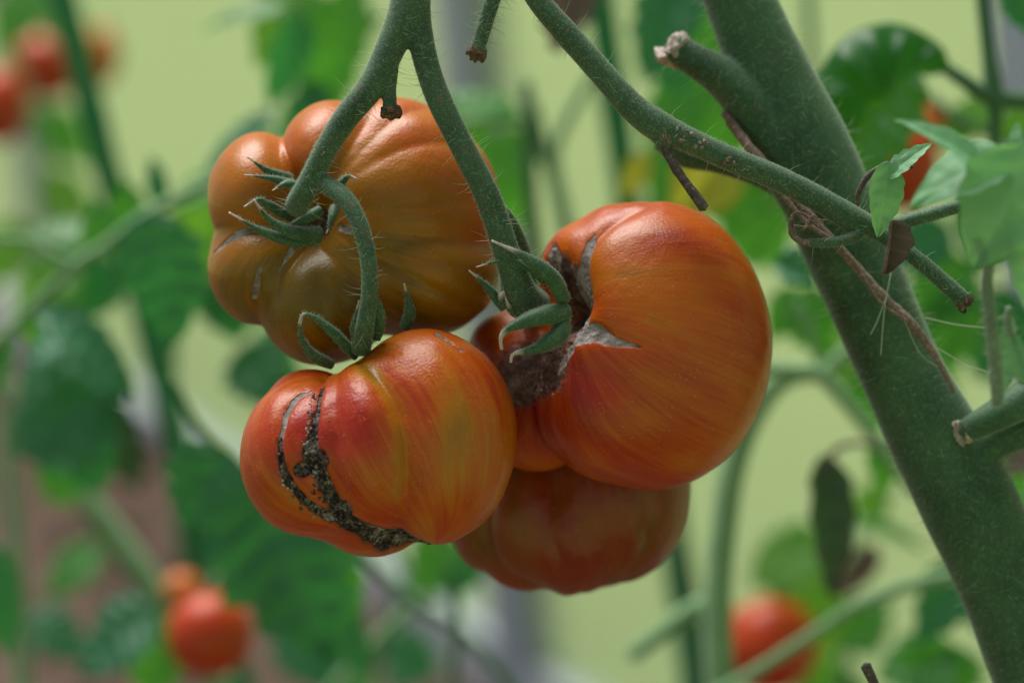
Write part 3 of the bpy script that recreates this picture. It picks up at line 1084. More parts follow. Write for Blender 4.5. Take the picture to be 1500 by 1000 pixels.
# ------------------------------------------------------------------ main vine stem
mv = thing('tomato_vine', 'thick dark green hairy main stem leaning down to the right', 'vine', Pn([(1550, 1100, -20)])[0])
mt = [
    Tube([(870, -620, -20, 46), (985, -260, -20, 48), (1040, -110, -20, 50), (1083, 0, -20, 52), (1125, 100, -20, 57), (1175, 210, -20, 66), (1220, 310, -18, 66), (1266, 420, -18, 63), (1318, 540, -16, 62), (1372, 645, -14, 68), (1420, 740, -14, 72), (1462, 840, -14, 66), (1505, 950, -14, 66), (1550, 1070, -14, 68), (1600, 1220, -20, 70), (1680, 1600, -20, 72)], 32, 7, 0.03, 21, ridge=0.02),
    Tube([(985, 70, 12, 23), (1020, 90, 14, 25), (1062, 118, 14, 30), (1105, 165, 8, 36), (1150, 235, 0, 42), (1200, 320, -8, 40)], 22, 6, 0.03, 22, endscale=0.1),
    Tube([(1385, 690, -4, 36), (1425, 662, 8, 32), (1465, 640, 6, 30), (1510, 622, 0, 30), (1580, 590, -10, 30), (1720, 500, -30, 27), (1860, 380, -50, 24)], 22, 6, 0.04, 23),
    Tube([(1180, 300, -60, 14), (1110, 258, -55, 16), (1050, 238, -50, 16), (1000, 230, -40, 15), (965, 205, -30, 14)], 14, 6, 0.05, 24),
]
stem_mesh('main_stem', mt, M_MAIN, mv, voxel_px=3.6, smooth_it=6)
V, F = tube_hairs(mt, 26, 3.2, 3.0, 25, fw=0.22, lw=0.26)
mesh_obj('hairs', V, F, M_HAIR, mv, kind='stuff')
o = cut_end(mv, (984, 69, 13), (-0.75, 0.55, 0.35), 24, M_CUTPALE)
# old bud stump in the fork
st = [Tube([(1412, 632, 60, 17), (1440, 618, 62, 21), (1475, 600, 58, 26), (1520, 575, 40, 30), (1600, 540, 5, 26)], 18, 4, 0.06, 26)]
stem_mesh('bud_stump', st, M_MAIN, mv)
cut_end(mv, (1409, 634, 60), (-0.9, -0.15, 0.4), 16, M_CUTPALE)

# dried tendril twisted down the main stem
dt = thing('dried_tendril', 'thin brown dried tendril lying along the dark main stem', 'tendril', Pn([(1080, 180, 60)])[0])
tt = [Tube([(1062, 165, 20, 7), (1090, 205, 40, 7), (1135, 258, 60, 7.5), (1185, 315, 72, 7), (1240, 375, 76, 6.5), (1290, 430, 74, 7), (1340, 480, 72, 7), (1375, 530, 66, 5), (1398, 575, 58, 2.5)], 9, 4, 0.25, 31),
      Tube([(1066, 180, 24, 4), (1098, 222, 46, 4), (1130, 262, 68, 4.5), (1178, 322, 80, 3.5), (1238, 368, 84, 3.5), (1288, 440, 80, 3), (1330, 470, 80, 2)], 7, 4, 0.25, 32)]
stem_mesh('tendril', tt, M_DRY, dt)
hp = []
for q in [[(1305, 400, 80), (1296, 450, 84), (1290, 520, 80)], [(1325, 470, 78), (1350, 520, 70), (1390, 545, 60)], [(1365, 505, 66), (1420, 535, 60), (1500, 560, 56)], [(1355, 465, 66), (1400, 475, 60), (1445, 480, 56)], [(1300, 430, 82), (1285, 470, 82), (1275, 490, 80)]]:
    hp.append(Tube([(*a, 0.9) for a in q], 5, 5, 0))
stem_mesh('loose_fibre', hp, M_HAIR, dt)

# ------------------------------------------------------------------ stripped truss stalk in front of the main stem
ss = thing('stripped_stalk', 'bare speckled green stalk crossing the main stem above the right tomato', 'stalk', Pn([(1260, 325, 130)])[0])
stt = [
    Tube([(420, -620, 190, 16), (560, -360, 205, 15), (660, -180, 210, 15), (735, -80, 206, 16), (788, 0, 204, 17), (835, 55, 202, 18.5), (880, 105, 200, 19), (925, 155, 198, 21), (965, 185, 196, 23), (1010, 206, 194, 19), (1070, 233, 188, 18.5), (1140, 262, 180, 18.5), (1205, 295, 172, 19), (1250, 322, 166, 20), (1275, 333, 162, 17)], 20, 4, 0.05, 41),
    Tube([(1255, 322, 164, 15), (1300, 330, 158, 11), (1350, 318, 152, 11), (1395, 305, 148, 10), (1440, 297, 140, 9)], 14, 4, 0.05, 42),
    Tube([(1260, 325, 164, 14), (1305, 352, 166, 12), (1350, 385, 168, 12), (1390, 420, 170, 12.5), (1412, 440, 171, 13)], 14, 4, 0.05, 43, endscale=0.1),
    Tube([(1262, 332, 168, 13), (1250, 347, 178, 9.5), (1225, 354, 184, 8), (1200, 356, 188, 7), (1184, 355, 190, 6)], 14, 3, 0.05, 44),
    Tube([(958, 185, 196, 17), (970, 205, 200, 13), (978, 218, 202, 9)], 12, 3, 0.06, 45),
]
stem_mesh('stalk', stt, M_STALK, ss, voxel_px=2.0, smooth_it=4)
V, F = tube_hairs(stt, 46, 1.1, 3.0, 24, fw=0.24, lw=0.36)
mesh_obj('hairs', V, F, M_HAIR, ss, kind='stuff')
wt = [Tube([(972, 208, 202, 9.5), (984, 236, 206, 7.5), (1000, 262, 210, 7), (1018, 286, 213, 8), (1031, 305, 214, 8.5)], 11, 3, 0.2, 46)]
stem_mesh('withered_twig', wt, M_DARKDRY, ss)
cut_end(ss, (1415, 445, 171), (0.55, -0.75, 0.4), 12.5, M_CUT)
cv = [Tube([(1188, 355, 190, 5.5), (1172, 353, 192, 4.5), (1160, 343, 192, 4), (1158, 325, 192, 3.5), (1165, 312, 194, 2.6), (1180, 315, 196, 2.5), (1192, 324, 198, 2.6), (1206, 326, 196, 1.6)], 8, 2, 0.3, 47),
      Tube([(1162, 330, 194, 2), (1180, 332, 198, 2.2), (1192, 322, 196, 2.0), (1186, 312, 193, 1.6), (1176, 308, 190, 1.4), (1160, 318, 188, 1.6)], 7, 2, 0.3, 48),
      Tube([(1176, 338, 198, 1.6), (1190, 316, 200, 1.8), (1200, 322, 197, 1.5), (1212, 322, 195, 1)], 6, 2, 0.3, 49)]
stem_mesh('withered_tip', cv, M_DRY, ss)
# pale corky warts on the stalk
for c0 in [(990, 190, 213), (1003, 200, 213), (978, 200, 214), (1030, 210, 211), (1066, 236, 206)]:
    p = Pn([c0])[0]
    V, F = lumps([p + camdir([RNG.normal() * 4 * S, RNG.normal() * 4 * S, -2.2 * S]) for _ in range(9)], S * (1.5 + 3.2 * RNG.random(9)))
    mesh_obj('cork_wart', V, F, M_DRY, ss)


# ------------------------------------------------------------------ leaves
def leaflet(parent, b, tip, wpx, depth, N=(0, 0.5, 1), mat=None, curl=0.12, fold=0.12, dz=0.0, lobes=0.16, seed=None, name='leaflet', roll=0.0, nl=5, base_w=0.7, label=None, sway=0.0, puffk=None):
    """one leaflet from stalk end b to tip (photo pixels), depth in metres, dz metres nearer at the tip"""
    if seed is None:
        seed = random.randint(0, 9999)
    A = Pn([(b[0], b[1], zd(depth))])[0]
    Bp = Pn([(tip[0], tip[1], zd(depth - dz))])[0]
    ax = Bp - A
    L = np.linalg.norm(ax)
    ax = ax / L
    Nn = camdir(N)
    Nn = Nn - ax * np.dot(Nn, ax)
    Nn /= np.linalg.norm(Nn)
    Sd = np.cross(Nn, ax)
    W2 = wpx * px(depth) / 2
    n, m_ = 41, 21
    t = np.linspace(0, 1, n)
    s = np.linspace(-1, 1, m_)
    prof = np.sin(np.pi * np.clip(t, 0, 1) ** base_w) ** 0.75
    out = []
    for sgn in (0, 1):
        ph_ = (seed % 17) * 0.37 + sgn * 0.9
        saw = ((t * nl + ph_) % 1.0)
        tooth = np.where(saw < 0.7, saw / 0.7, (1 - saw) / 0.3)
        big = vnoise(np.stack([t * nl * 0.7 + sgn * 7, t * 0, t * 0 + seed * 0.1], -1), seed)
        out.append(W2 * prof * (1 - lobes + lobes * 1.6 * tooth * (0.5 + 0.8 * big)))
    wl, wr = out
    TT, SS = np.meshgrid(t, s, indexing='ij')
    wid = np.where(SS < 0, wl[:, None], wr[:, None])
    x = SS * wid
    # lateral veins run forward from the midrib
    q = (TT - 0.35 * np.abs(SS) * (W2 / L)) * (nl + 1)
    vein_l = np.abs(((q + 0.5) % 1.0) - 0.5)
    vein = np.maximum(np.exp(-(np.abs(SS) * wid / (W2 * 0.05 + 1e-9)) ** 2), 0.7 * np.exp(-(vein_l / 0.09) ** 2) * (np.abs(SS) < 0.92))
    puff = (np.minimum(vein_l * 2, 1)) * W2 * (puffk if puffk is not None else (0.03 if mat is M_LP else 0.10)) * np.sin(np.pi * np.minimum(1, np.abs(SS) * 1.05))
    h = fold * np.abs(x) + puff - roll * (SS ** 2) * W2 - curl * L * (TT ** 2 - 0.35 * TT) * 1.4
    h = h + W2 * 0.22 * (fbm(np.stack([TT * 3, SS * 1.4, TT * 0 + seed], -1), seed, 2) - 0.5)
    sw = sway * L * np.sin(np.pi * TT)
    V = A + ax * (TT * L)[..., None] + Sd * (x + sw)[..., None] + Nn * h[..., None]
    F = grid_faces(n, m_, False)
    o = mesh_obj(name, V.reshape(-1, 3), F, mat or M_LM, parent, attrs={'vein': vein.ravel(), 'rim': (np.abs(SS) ** 2 * 0.6 + TT * 0.4).ravel()})
    if label:
        o['label'] = label
    return o


def bg_stem(parent, pts, d, mat, name='stem', seg=12):
    """stem through (px, py, radius px) at depth d (or per-point depth as 4th)"""
    q = [(a[0], a[1], zd(a[3] if len(a) > 3 else d), a[2]) for a in pts]
    t = Tube(q, seg, 8, 0.05, random.randint(0, 999))
    return stem_mesh(name, [t], mat, parent)


def plant(label, base, d, cat='plant', name='tomato_plant', group='tomato foliage behind the cluster'):
    return thing(name, label, cat, Pn([(base[0], base[1], zd(d))])[0], group)


UPN, FRN, MIX = (0, 1, .35), (0, .15, 1), (0, .6, .8)
# left leaf spray
p = plant('pale stalked tomato leaf spray left of the golden tomato', (-40, 540), 1.10)
bg_stem(p, [(-60, 560, 11), (0, 498, 10), (60, 438, 10), (112, 388, 10), (150, 362, 8), (200, 325, 8), (260, 290, 9), (340, 250, 9), (420, 215, 9)], 1.12, M_BGSTEM)
bg_stem(p, [(112, 390, 8), (75, 372, 7), (40, 352, 6), (-10, 352, 5)], 1.12, M_BGSTEM, 'side_stalk')
leaflet(p, (212, 312), (258, 508), 128, 1.10, (.25, .35, 1), M_LD, curl=.12, fold=.18, sway=.05)
leaflet(p, (250, 298), (145, 352), 46, 1.14, (-.2, 1, .5), M_LM, curl=.1)
leaflet(p, (60, 452), (212, 560), 110, 1.11, (.2, .9, .5), M_LD, curl=.2, fold=.1)
leaflet(p, (20, 490), (-60, 600), 90, 1.12, (0, .8, .6), M_LM, curl=.2)
leaflet(p, (110, 400), (30, 470), 110, 1.18, (-.2, .3, 1), M_LM, curl=.1)
leaflet(p, (150, 372), (135, 290), 55, 1.13, (0, .4, 1), M_LM, curl=.1)
leaflet(p, (236, 300), (222, 228), 34, 1.14, (0, .3, 1), M_LD, curl=.1)
leaflet(p, (190, 340), (185, 262), 60, 1.15, (.3, .6, .8), M_LM, curl=.1)
leaflet(p, (118, 392), (20, 455), 90, 1.16, (.1, .4, 1), M_LL, curl=.1)
leaflet(p, (150, 345), (40, 330), 60, 1.17, (.1, .8, .7), M_LM, curl=.12)
leaflet(p, (60, 430), (70, 520), 90, 1.2, (.2, .4, 1), M_LM, curl=.1)
leaflet(p, (330, 262), (250, 300), 60, 1.18, (0, .7, .8), M_LM, curl=.12)
leaflet(p, (170, 380), (120, 470), 80, 1.22, (.2, .4, 1), M_LD, curl=.1)
leaflet(p, (280, 285), (335, 400), 80, 1.22, (.2, .4, 1), M_LM, curl=.1)
# second, lower left spray of dark leaves
p = plant('dark leafed tomato plant at the left edge over the soil', (60, 1100), 1.22)
bg_stem(p, [(330, 1010, 22), (270, 930, 22), (215, 850, 21), (160, 775, 20), (115, 715, 19), (70, 640, 17), (30, 560, 14)], 1.30, M_BGSTEM)
leaflet(p, (128, 468), (20, 545), 92, 1.14, (-.1, .9, .5), M_LD, curl=.1)
leaflet(p, (60, 480), (190, 575), 120, 1.16, (.1, .8, .6), M_LD, curl=.12)
leaflet(p, (165, 565), (15, 660), 190, 1.17, (.1, .45, 1), M_LD, curl=.1, fold=.1)
leaflet(p, (70, 560), (150, 722), 150, 1.18, (0, .4, 1), M_LD, curl=.1)
leaflet(p, (150, 580), (205, 722), 70, 1.24, (0, .3, 1), M_LDB, curl=.12)
leaflet(p, (100, 740), (60, 640), 60, 1.25, (0, .3, 1), M_LM, curl=.1)
leaflet(p, (-30, 790), (15, 960), 80, 1.16, (.3, .2, 1), M_LD, curl=.1)
leaflet(p, (230, 890), (110, 985), 120, 1.22, (0, .7, .8), M_LD, curl=.12)
leaflet(p, (240, 900), (215, 1030), 110, 1.25, (0, .6, .8), M_LM, curl=.12)
bg_stem(p, [(0, 560, 12), (12, 680, 12), (24, 800, 13), (30, 930, 13), (36, 1060, 14)], 1.34, M_BGSTEM)
leaflet(p, (150, 800), (60, 870), 80, 1.4, (.1, .7, .8), M_LM, curl=.1)
leaflet(p, (40, 900), (130, 960), 90, 1.36, (.1, .7, .8), M_LD, curl=.1)
# top left hanging leaves
p = plant('light green leaf cluster hanging from the top left of the stalk', (450, -160), 1.22)
bg_stem(p, [(470, -200, 10), (465, -60, 9), (455, 0, 8), (430, 40, 6)], 1.22, M_BGSTEM)
leaflet(p, (450, -40), (368, 92), 100, 1.20, (-.2, .5, 1), M_LL, curl=.15)
leaflet(p, (425, 10), (290, 28), 44, 1.16, (0, .8, .6), M_LM, curl=.18)
leaflet(p, (440, 20), (398, 158), 72, 1.14, (.5, -.1, 1), M_LD, curl=.1, fold=.3)
leaflet(p, (470, -10), (455, 160), 90, 1.20, (.2, .2, 1), M_LM, curl=.1)
leaflet(p, (520, -30), (470, 200), 90, 1.26, (-.2, .2, 1), M_LM, curl=.1)
leaflet(p, (470, 120), (408, 250), 70, 1.20, (.2, .4, 1), M_LD, curl=.15)
leaflet(p, (405, 165), (275, 262), 62, 1.16, (-.2, .9, .6), M_LD, curl=.18, fold=.2)
leaflet(p, (400, 185), (310, 245), 60, 1.22, (0, .6, 1), M_LM, curl=.15)
bg_stem(p, [(560, 20, 7), (525, 70, 7), (490, 130, 7), (455, 190, 7), (400, 240, 7)], 1.32, M_BGDARK, 'side_stalk')
# leaves behind the left of the golden tomato
p = plant('green leaves seen between the golden tomato and the pale wall', (330, 1000), 1.25)
bg_stem(p, [(250, 420, 14), (245, 560, 15), (262, 700, 15), (275, 830, 14)], 1.40, M_BGDARK)
leaflet(p, (310, 250), (295, 440), 120, 1.2, (.2, .2, 1), M_LL, curl=.1)
leaflet(p, (330, 400), (345, 500), 110, 1.20, (-.2, .4, 1), M_LD, curl=.12)
leaflet(p, (350, 510), (420, 590), 130, 1.20, (.2, .6, .8), M_LD, curl=.1)
leaflet(p, (430, 520), (360, 590), 110, 1.26, (.2, .5, .9), M_LD, curl=.1)
leaflet(p, (385, 480), (430, 560), 60, 1.25, (0, .2, 1), M_LM, curl=.1)
# big dark leaf below the front tomato
p = plant('broad dark green leaf hanging below the scarred front tomato', (300, 640), 1.08)
bg_stem(p, [(255, 560, 6), (285, 620, 6), (330, 665, 6), (380, 720, 5)], 1.10, M_BGDARK)
leaflet(p, (330, 655), (268, 775), 130, 1.07, (.1, .4, 1), M_LD, curl=.1, fold=.15)
leaflet(p, (365, 680), (482, 970), 225, 1.10, (-.15, .35, 1), M_LD, curl=.10, fold=.12, lobes=.22)
leaflet(p, (360, 720), (390, 880), 110, 1.11, (-.1, .3, 1), M_LD, curl=.1)
leaflet(p, (430, 760), (530, 900), 120, 1.12, (.2, .3, 1), M_LM, curl=.1)
leaflet(p, (460, 860), (545, 990), 80, 1.16, (.3, .3, 1), M_LD, curl=.1)
# crossed stems and leaf under the cluster
p = plant('thin crossed tomato stems below the tomato cluster', (640, 1120), 1.28)
bg_stem(p, [(520, 800, 7), (570, 850, 8), (610, 885, 8), (680, 930, 8), (750, 1010, 9), (800, 1100, 9)], 1.22, M_BGDARK)
bg_stem(p, [(660, 800, 8), (640, 860, 8), (585, 905, 9), (530, 960, 9), (480, 1020, 9)], 1.26, M_BGSTEM)
bg_stem(p, [(662, 830, 8), (668, 900, 8), (664, 1010, 8), (660, 1090, 8)], 1.20, M_BGDARK)
bg_stem(p, [(560, 770, 6), (600, 840, 6), (640, 880, 6)], 1.24, M_BGSTEM)
leaflet(p, (650, 770), (615, 870), 70, 1.2, (-.3, .2, 1), M_LM, curl=.1)
leaflet(p, (690, 800), (655, 880), 70, 1.24, (.3, .3, 1), M_LD, curl=.1)
leaflet(p, (640, 940), (560, 1010), 90, 1.5, (0, .7, .8), M_LD, curl=.1)
# stems and leaves behind the gap above
p = plant('upright green stems and leaves in the gap above the right tomato', (800, 420), 1.2)
bg_stem(p, [(772, 120, 8), (774, 200, 10), (778, 300, 11), (790, 420, 12), (800, 560, 12)], 1.18, M_BGDARK)
bg_stem(p, [(872, 100, 7), (845, 150, 8), (818, 200, 9), (810, 240, 11), (822, 300, 12), (838, 380, 12)], 1.22, M_BGSTEM)
bg_stem(p, [(780, 150, 8), (795, 215, 9), (818, 280, 10)], 1.22, M_BGDARK, 'side_stalk')
bg_stem(p, [(640, 185, 9), (700, 178, 10), (775, 172, 10)], 1.18, M_BGSTEM, 'side_stalk')
leaflet(p, (760, 175), (655, 125), 75, 1.17, (0, .9, .6), M_LM, curl=.2)
leaflet(p, (765, 190), (720, 300), 90, 1.20, (-.2, .2, 1), M_LM, curl=.1)
leaflet(p, (745, 230), (745, 350), 90, 1.25, (.2, .2, 1), M_LM, curl=.1)
leaflet(p, (650, 150), (720, 240), 80, 1.24, (.2, .3, 1), M_LM, curl=.1)
# leaves left of the main stem, behind
p = plant('blurred green and yellowing leaves between the bent stalk and main stem', (1000, 380), 1.15)
bg_stem(p, [(1015, -60, 9), (1010, 60, 9), (1012, 160, 9), (1005, 280, 9), (1000, 400, 9)], 1.22, M_BGDARK)
leaflet(p, (1010, -50), (940, 120), 120, 1.16, (-.2, .5, 1), M_LD, curl=.1)
leaflet(p, (1060, -20), (1010, 130), 110, 1.17, (.2, .3, 1), M_LM, curl=.1)
leaflet(p, (985, 90), (1000, 145), 60, 1.06, (-.3, .9, .6), M_LD, curl=.2)
leaflet(p, (1010, 110), (960, 260), 100, 1.18, (-.2, .2, 1), M_LM, curl=.1)
leaflet(p, (1060, 110), (1040, 270), 120, 1.2, (.2, .2, 1), M_LM, curl=.1)
leaflet(p, (1070, 225), (985, 320), 110, 1.12, (.1, .3, 1), M_LY, curl=.1, label='yellowing leaflet')
leaflet(p, (950, 225), (912, 290), 44, 1.15, (.1, .3, 1), M_LY, curl=.1, label='yellowing leaflet')
leaflet(p, (1000, 200), (955, 330), 60, 1.14, (-.3, .1, 1), M_LM, curl=.1)
leaflet(p, (1090, 235), (1105, 395), 110, 1.14, (-.2, .2, 1), M_LM, curl=.1)
leaflet(p, (1110, 260), (1140, 400), 90, 1.2, (.2, .2, 1), M_LM, curl=.1)
leaflet(p, (1135, 385), (1200, 410), 76, 1.0, (0, .6, .8), M_LD, curl=.2, fold=.3)
p = plant('hazy mixed foliage high in the left corner near the tilted stake', (20, 380), 1.55)
bg_stem(p, [(-30, -40, 8), (10, 60, 8), (40, 150, 8), (60, 260, 8), (70, 380, 8)], 1.62, M_BGSTEM)
leaflet(p, (70, -20), (-20, 70), 90, 1.6, (.1, .5, 1), M_LM)
leaflet(p, (60, 20), (140, 60), 70, 1.65, (.1, .5, 1), M_LL)
leaflet(p, (50, 160), (130, 240), 80, 1.66, (.1, .5, 1), M_LM)
leaflet(p, (60, 260), (140, 330), 80, 1.6, (.1, .5, 1), M_LL)
leaflet(p, (40, 330), (-30, 420), 90, 1.5, (.1, .5, 1), M_LL)
leaflet(p, (90, 330), (170, 420), 90, 1.5, (.1, .5, 1), M_LM)
p = plant('bright sunlit foliage low behind the right tomato and the thick stem', (1250, 1150), 1.38)
bg_stem(p, [(1230, 1100, 9), (1235, 960, 9), (1240, 850, 8), (1262, 760, 7)], 1.36, M_BGSTEM)
leaflet(p, (1240, 860), (1130, 790), 90, 1.36, (.1, .5, 1), M_LL)
leaflet(p, (1235, 950), (1300, 870), 90, 1.34, (.1, .5, 1), M_LM)
leaflet(p, (1235, 970), (1190, 1060), 120, 1.36, (.1, .5, 1), M_LM)
leaflet(p, (1262, 760), (1300, 700), 60, 1.3, (.1, .5, 1), M_LL)
leaflet(p, (1290, 420), (1245, 540), 100, 1.24, (.1, .5, 1), M_LL)
leaflet(p, (1320, 480), (1400, 600), 110, 1.26, (.1, .5, 1), M_LL)
leaflet(p, (1440, 700), (1500, 820), 110, 1.24, (.1, .5, 1), M_LM)
p = plant('soft green leaves low in the gap under the bottom tomato', (520, 1120), 1.42)
bg_stem(p, [(520, 1120, 9), (535, 1020, 9), (560, 930, 8), (590, 850, 7)], 1.42, M_BGDARK)
leaflet(p, (545, 980), (470, 1020), 90, 1.4, (.1, .6, 1), M_LM)
leaflet(p, (400, 930), (520, 1010), 90, 1.36, (.1, .6, 1), M_LD)
leaflet(p, (590, 850), (690, 830), 80, 1.36, (.1, .6, 1), M_LM)
leaflet(p, (560, 930), (640, 990), 80, 1.44, (.1, .6, 1), M_LD)
# withered leaf at the top
wl_ = thing('withered_leaf', 'brown withered leaf hanging behind the bent stalk at the top', 'leaf', Pn([(800, -30, zd(1.08))])[0])
leaflet(wl_, (845, -60), (815, 78), 95, 1.08, (.2, .1, 1), M_LB, curl=.1, fold=.3, name='blade', lobes=.3)
bg_stem(wl_, [(850, -120, 4), (848, -70, 4), (842, -20, 3)], 1.08, M_DRY, 'leaf_stalk')
# big arched leaf, right
al = thing('arched_leaf', 'large dark leaf arched over on its petiole at the upper right', 'leaf', Pn([(1450, 140, zd(1.0))])[0])
bg_stem(al, [(1420, -420, 12), (1436, -80, 12), (1440, 0, 11), (1447, 70, 11), (1455, 130, 15), (1458, 180, 10), (1452, 260, 8)], 1.0, M_BGDARK, 'stem')
bg_stem(al, [(1385, 100, 9), (1412, 118, 11), (1450, 142, 13), (1500, 148, 13), (1560, 150, 13), (1800, 170, 13)], 1.0, M_BGDARK, 'petiole')


def arched_blade(parent):
    """blade that rises from its petiole, arches left and droops down, seen from the side"""
    mid = spline(np.array([Pn([q])[0] for q in [(1396, 104, zd(1.0)), (1372, 62, zd(.995)), (1310, 34, zd(.99)), (1242, 52, zd(.985)), (1200, 110, zd(.985)), (1192, 190, zd(.99)), (1225, 285, zd(1.0))]]), 46)
    T = np.gradient(mid, axis=0)
    T /= np.linalg.norm(T, axis=1)[:, None]
    t = np.linspace(0, 1, 46)
    s = np.linspace(-1, 1, 25)
    prof = np.sin(np.pi * t ** 0.75) ** 0.7 * (1 + 0.10 * np.sin(t * 34))
    W2 = 108 * S
    Nrm = camdir([0, 0, 1])
    V, vein, rim = [], [], []
    for i in range(46):
        inn = np.cross(Nrm, T[i])          # in the picture plane, towards the inside of the arch
        inn /= np.linalg.norm(inn)
        for s_ in s:
            w_ = W2 * prof[i]
            # near half folds down and forward, far half goes back
            a = abs(s_)
            if s_ >= 0:
                off = inn * w_ * 1.15 * a + Nrm * w_ * (0.75 * a - 0.5 * a * a)
            else:
                off = inn * w_ * 0.35 * a - Nrm * w_ * 0.95 * a
            q_ = abs(((t[i] * 7 - 0.3 * a + .5) % 1) - .5)
            off = off + (Nrm * 0.8 - inn * 0.5) * W2 * 0.24 * min(1, q_ * 2) * math.sin(math.pi * min(1, a))
            V.append(mid[i] + off)
            vein.append(max(math.exp(-(a / .05) ** 2), .7 * math.exp(-(q_ / .09) ** 2)))
            rim.append(a * a * .6 + t[i] * .4)
    return mesh_obj('blade', np.array(V), grid_faces(46, 25, False), M_LA, parent, attrs={'vein': vein, 'rim': rim})


arched_blade(al)
leaflet(al, (1330, 90), (1215, 290), 150, 1.03, (-.2, .5, 1), M_LA, curl=.12, fold=.2)
leaflet(al, (1490, -40), (1530, 60), 90, 1.0, (-.2, .3, 1), M_LD, curl=.1)
# foliage at the right, behind the young shoot
p = plant('yellow green leaves in the upper right corner behind the pale shoot', (1480, 420), 1.15)
bg_stem(p, [(1182, -60, 9), (1185, 30, 9), (1190, 120, 9)], 1.3, M_BGSTEM)
bg_stem(p, [(1360, 145, 8), (1400, 175, 9), (1445, 195, 9), (1500, 210, 9)], 1.15, M_BGDARK)
leaflet(p, (1450, 150), (1375, 215), 60, 1.15, (0, .5, 1), M_LL, curl=.1)
leaflet(p, (1480, 155), (1520, 230), 90, 1.15, (0, .5, 1), M_LL, curl=.1)
leaflet(p, (1420, 380), (1330, 470), 120, 1.18, (0, .3, 1), M_LM, curl=.1)
leaflet(p, (1400, 420), (1370, 560), 110, 1.18, (.1, .2, 1), M_LM, curl=.1)
leaflet(p, (1470, 420), (1440, 560), 130, 1.2, (.1, .2, 1), M_LD, curl=.1)
leaflet(p, (1390, 330), (1300, 395), 90, 1.16, (.1, .4, 1), M_LD, curl=.1)
leaflet(p, (1490, 620), (1480, 760), 70, 1.1, (.1, .2, 1), M_LM, curl=.1)
leaflet(p, (1520, 660), (1465, 690), 50, 1.08, (.1, .3, 1), M_LB, curl=.1, label='brown withered leaflet')
leaflet(p, (1460, 250), (1440, 400), 120, 1.2, (0, .3, 1), M_LD, curl=.1)
# arching stalk and its side stems, right middle
p = plant('arching green stalk with small leaves right of the big tomato', (1055, 1150), 1.1)
bg_stem(p, [(1290, 470, 10), (1245, 510, 11), (1205, 545, 12), (1165, 548, 15), (1128, 570, 18), (1095, 620, 20), (1072, 690, 20), (1060, 770, 20), (1052, 860, 21), (1052, 940, 22), (1056, 1040, 22), (1060, 1200, 24)], 1.10, M_BGSTEM)
bg_stem(p, [(1110, 540, 11), (1160, 543, 12), (1200, 548, 12), (1235, 585, 10), (1280, 640, 9), (1315, 690, 8), (1340, 728, 5)], 1.07, M_BGSTEM, 'side_stalk')
bg_stem(p, [(1056, 880, 18), (1010, 895, 15), (965, 930, 13), (925, 960, 11)], 1.12, M_BGSTEM, 'side_stalk')
bg_stem(p, [(1040, 1020, 9), (1110, 980, 9), (1180, 935, 9), (1250, 890, 9), (1340, 855, 10), (1420, 840, 10)], 1.09, M_BGSTEM, 'side_stalk')
bg_stem(p, [(990, 780, 12), (1003, 850, 13), (1020, 930, 13), (1030, 1040, 13)], 1.2, M_BGDARK, 'side_stalk')
bg_stem(p, [(1200, 545, 6), (1190, 500, 5), (1170, 440, 5)], 1.10, M_BGSTEM, 'side_stalk')
leaflet(p, (1165, 425), (1215, 520), 100, 1.12, (.1, .3, 1), M_LM, curl=.1)
leaflet(p, (1240, 500), (1210, 570), 70, 1.16, (-.2, .4, 1), M_LL, curl=.1)
leaflet(p, (1260, 540), (1285, 640), 80, 1.14, (.1, .3, 1), M_LM, curl=.1)
leaflet(p, (1290, 640), (1300, 720), 56, 1.08, (.1, .4, 1), M_LM, curl=.15)
leaflet(p, (1165, 420), (1130, 500), 60, 1.14, (.1, .3, 1), M_LM, curl=.1)
leaflet(p, (1210, 790), (1095, 850), 110, 1.30, (.1, .6, .9), M_LL, curl=.1)
leaflet(p, (1190, 800), (1175, 930), 130, 1.32, (.1, .4, 1), M_LL, curl=.1)
leaflet(p, (1200, 860), (1190, 1000), 90, 1.34, (.1, .4, 1), M_LL, curl=.1)
leaflet(p, (1250, 765), (1370, 790), 40, 1.22, (.1, .9, .6), M_LM, curl=.25)
leaflet(p, (1420, 820), (1345, 940), 90, 1.12, (.1, .5, .9), M_LD, curl=.1)
leaflet(p, (1400, 960), (1285, 985), 110, 1.14, (.1, .5, .9), M_LM, curl=.12)
leaflet(p, (1390, 940), (1370, 1040), 120, 1.14, (.1, .5, .9), M_LM, curl=.12)
leaflet(p, (1430, 830), (1440, 930), 70, 1.14, (.1, .5, .9), M_LD, curl=.12)
# dark drying leaf that hangs
dl = thing('drying_leaf', 'narrow dark drying leaf hanging from a curved brown stalk', 'leaf', Pn([(1270, 650, zd(1.06))])[0])
bg_stem(dl, [(1290, 655, 3), (1255, 649, 4), (1225, 658, 5), (1208, 685, 5), (1206, 710, 4)], 1.06, M_DARKDRY, 'leaf_stalk')
leaflet(dl, (1207, 665), (1222, 875), 84, 1.06, (.5, .1, 1), M_LDB, curl=.06, fold=.35, name='blade', nl=4)
leaflet(dl, (1285, 800), (1225, 880), 46, 1.2, (.3, .2, 1), M_LB, curl=.1, name='torn_blade', label='pale brown dead flap')

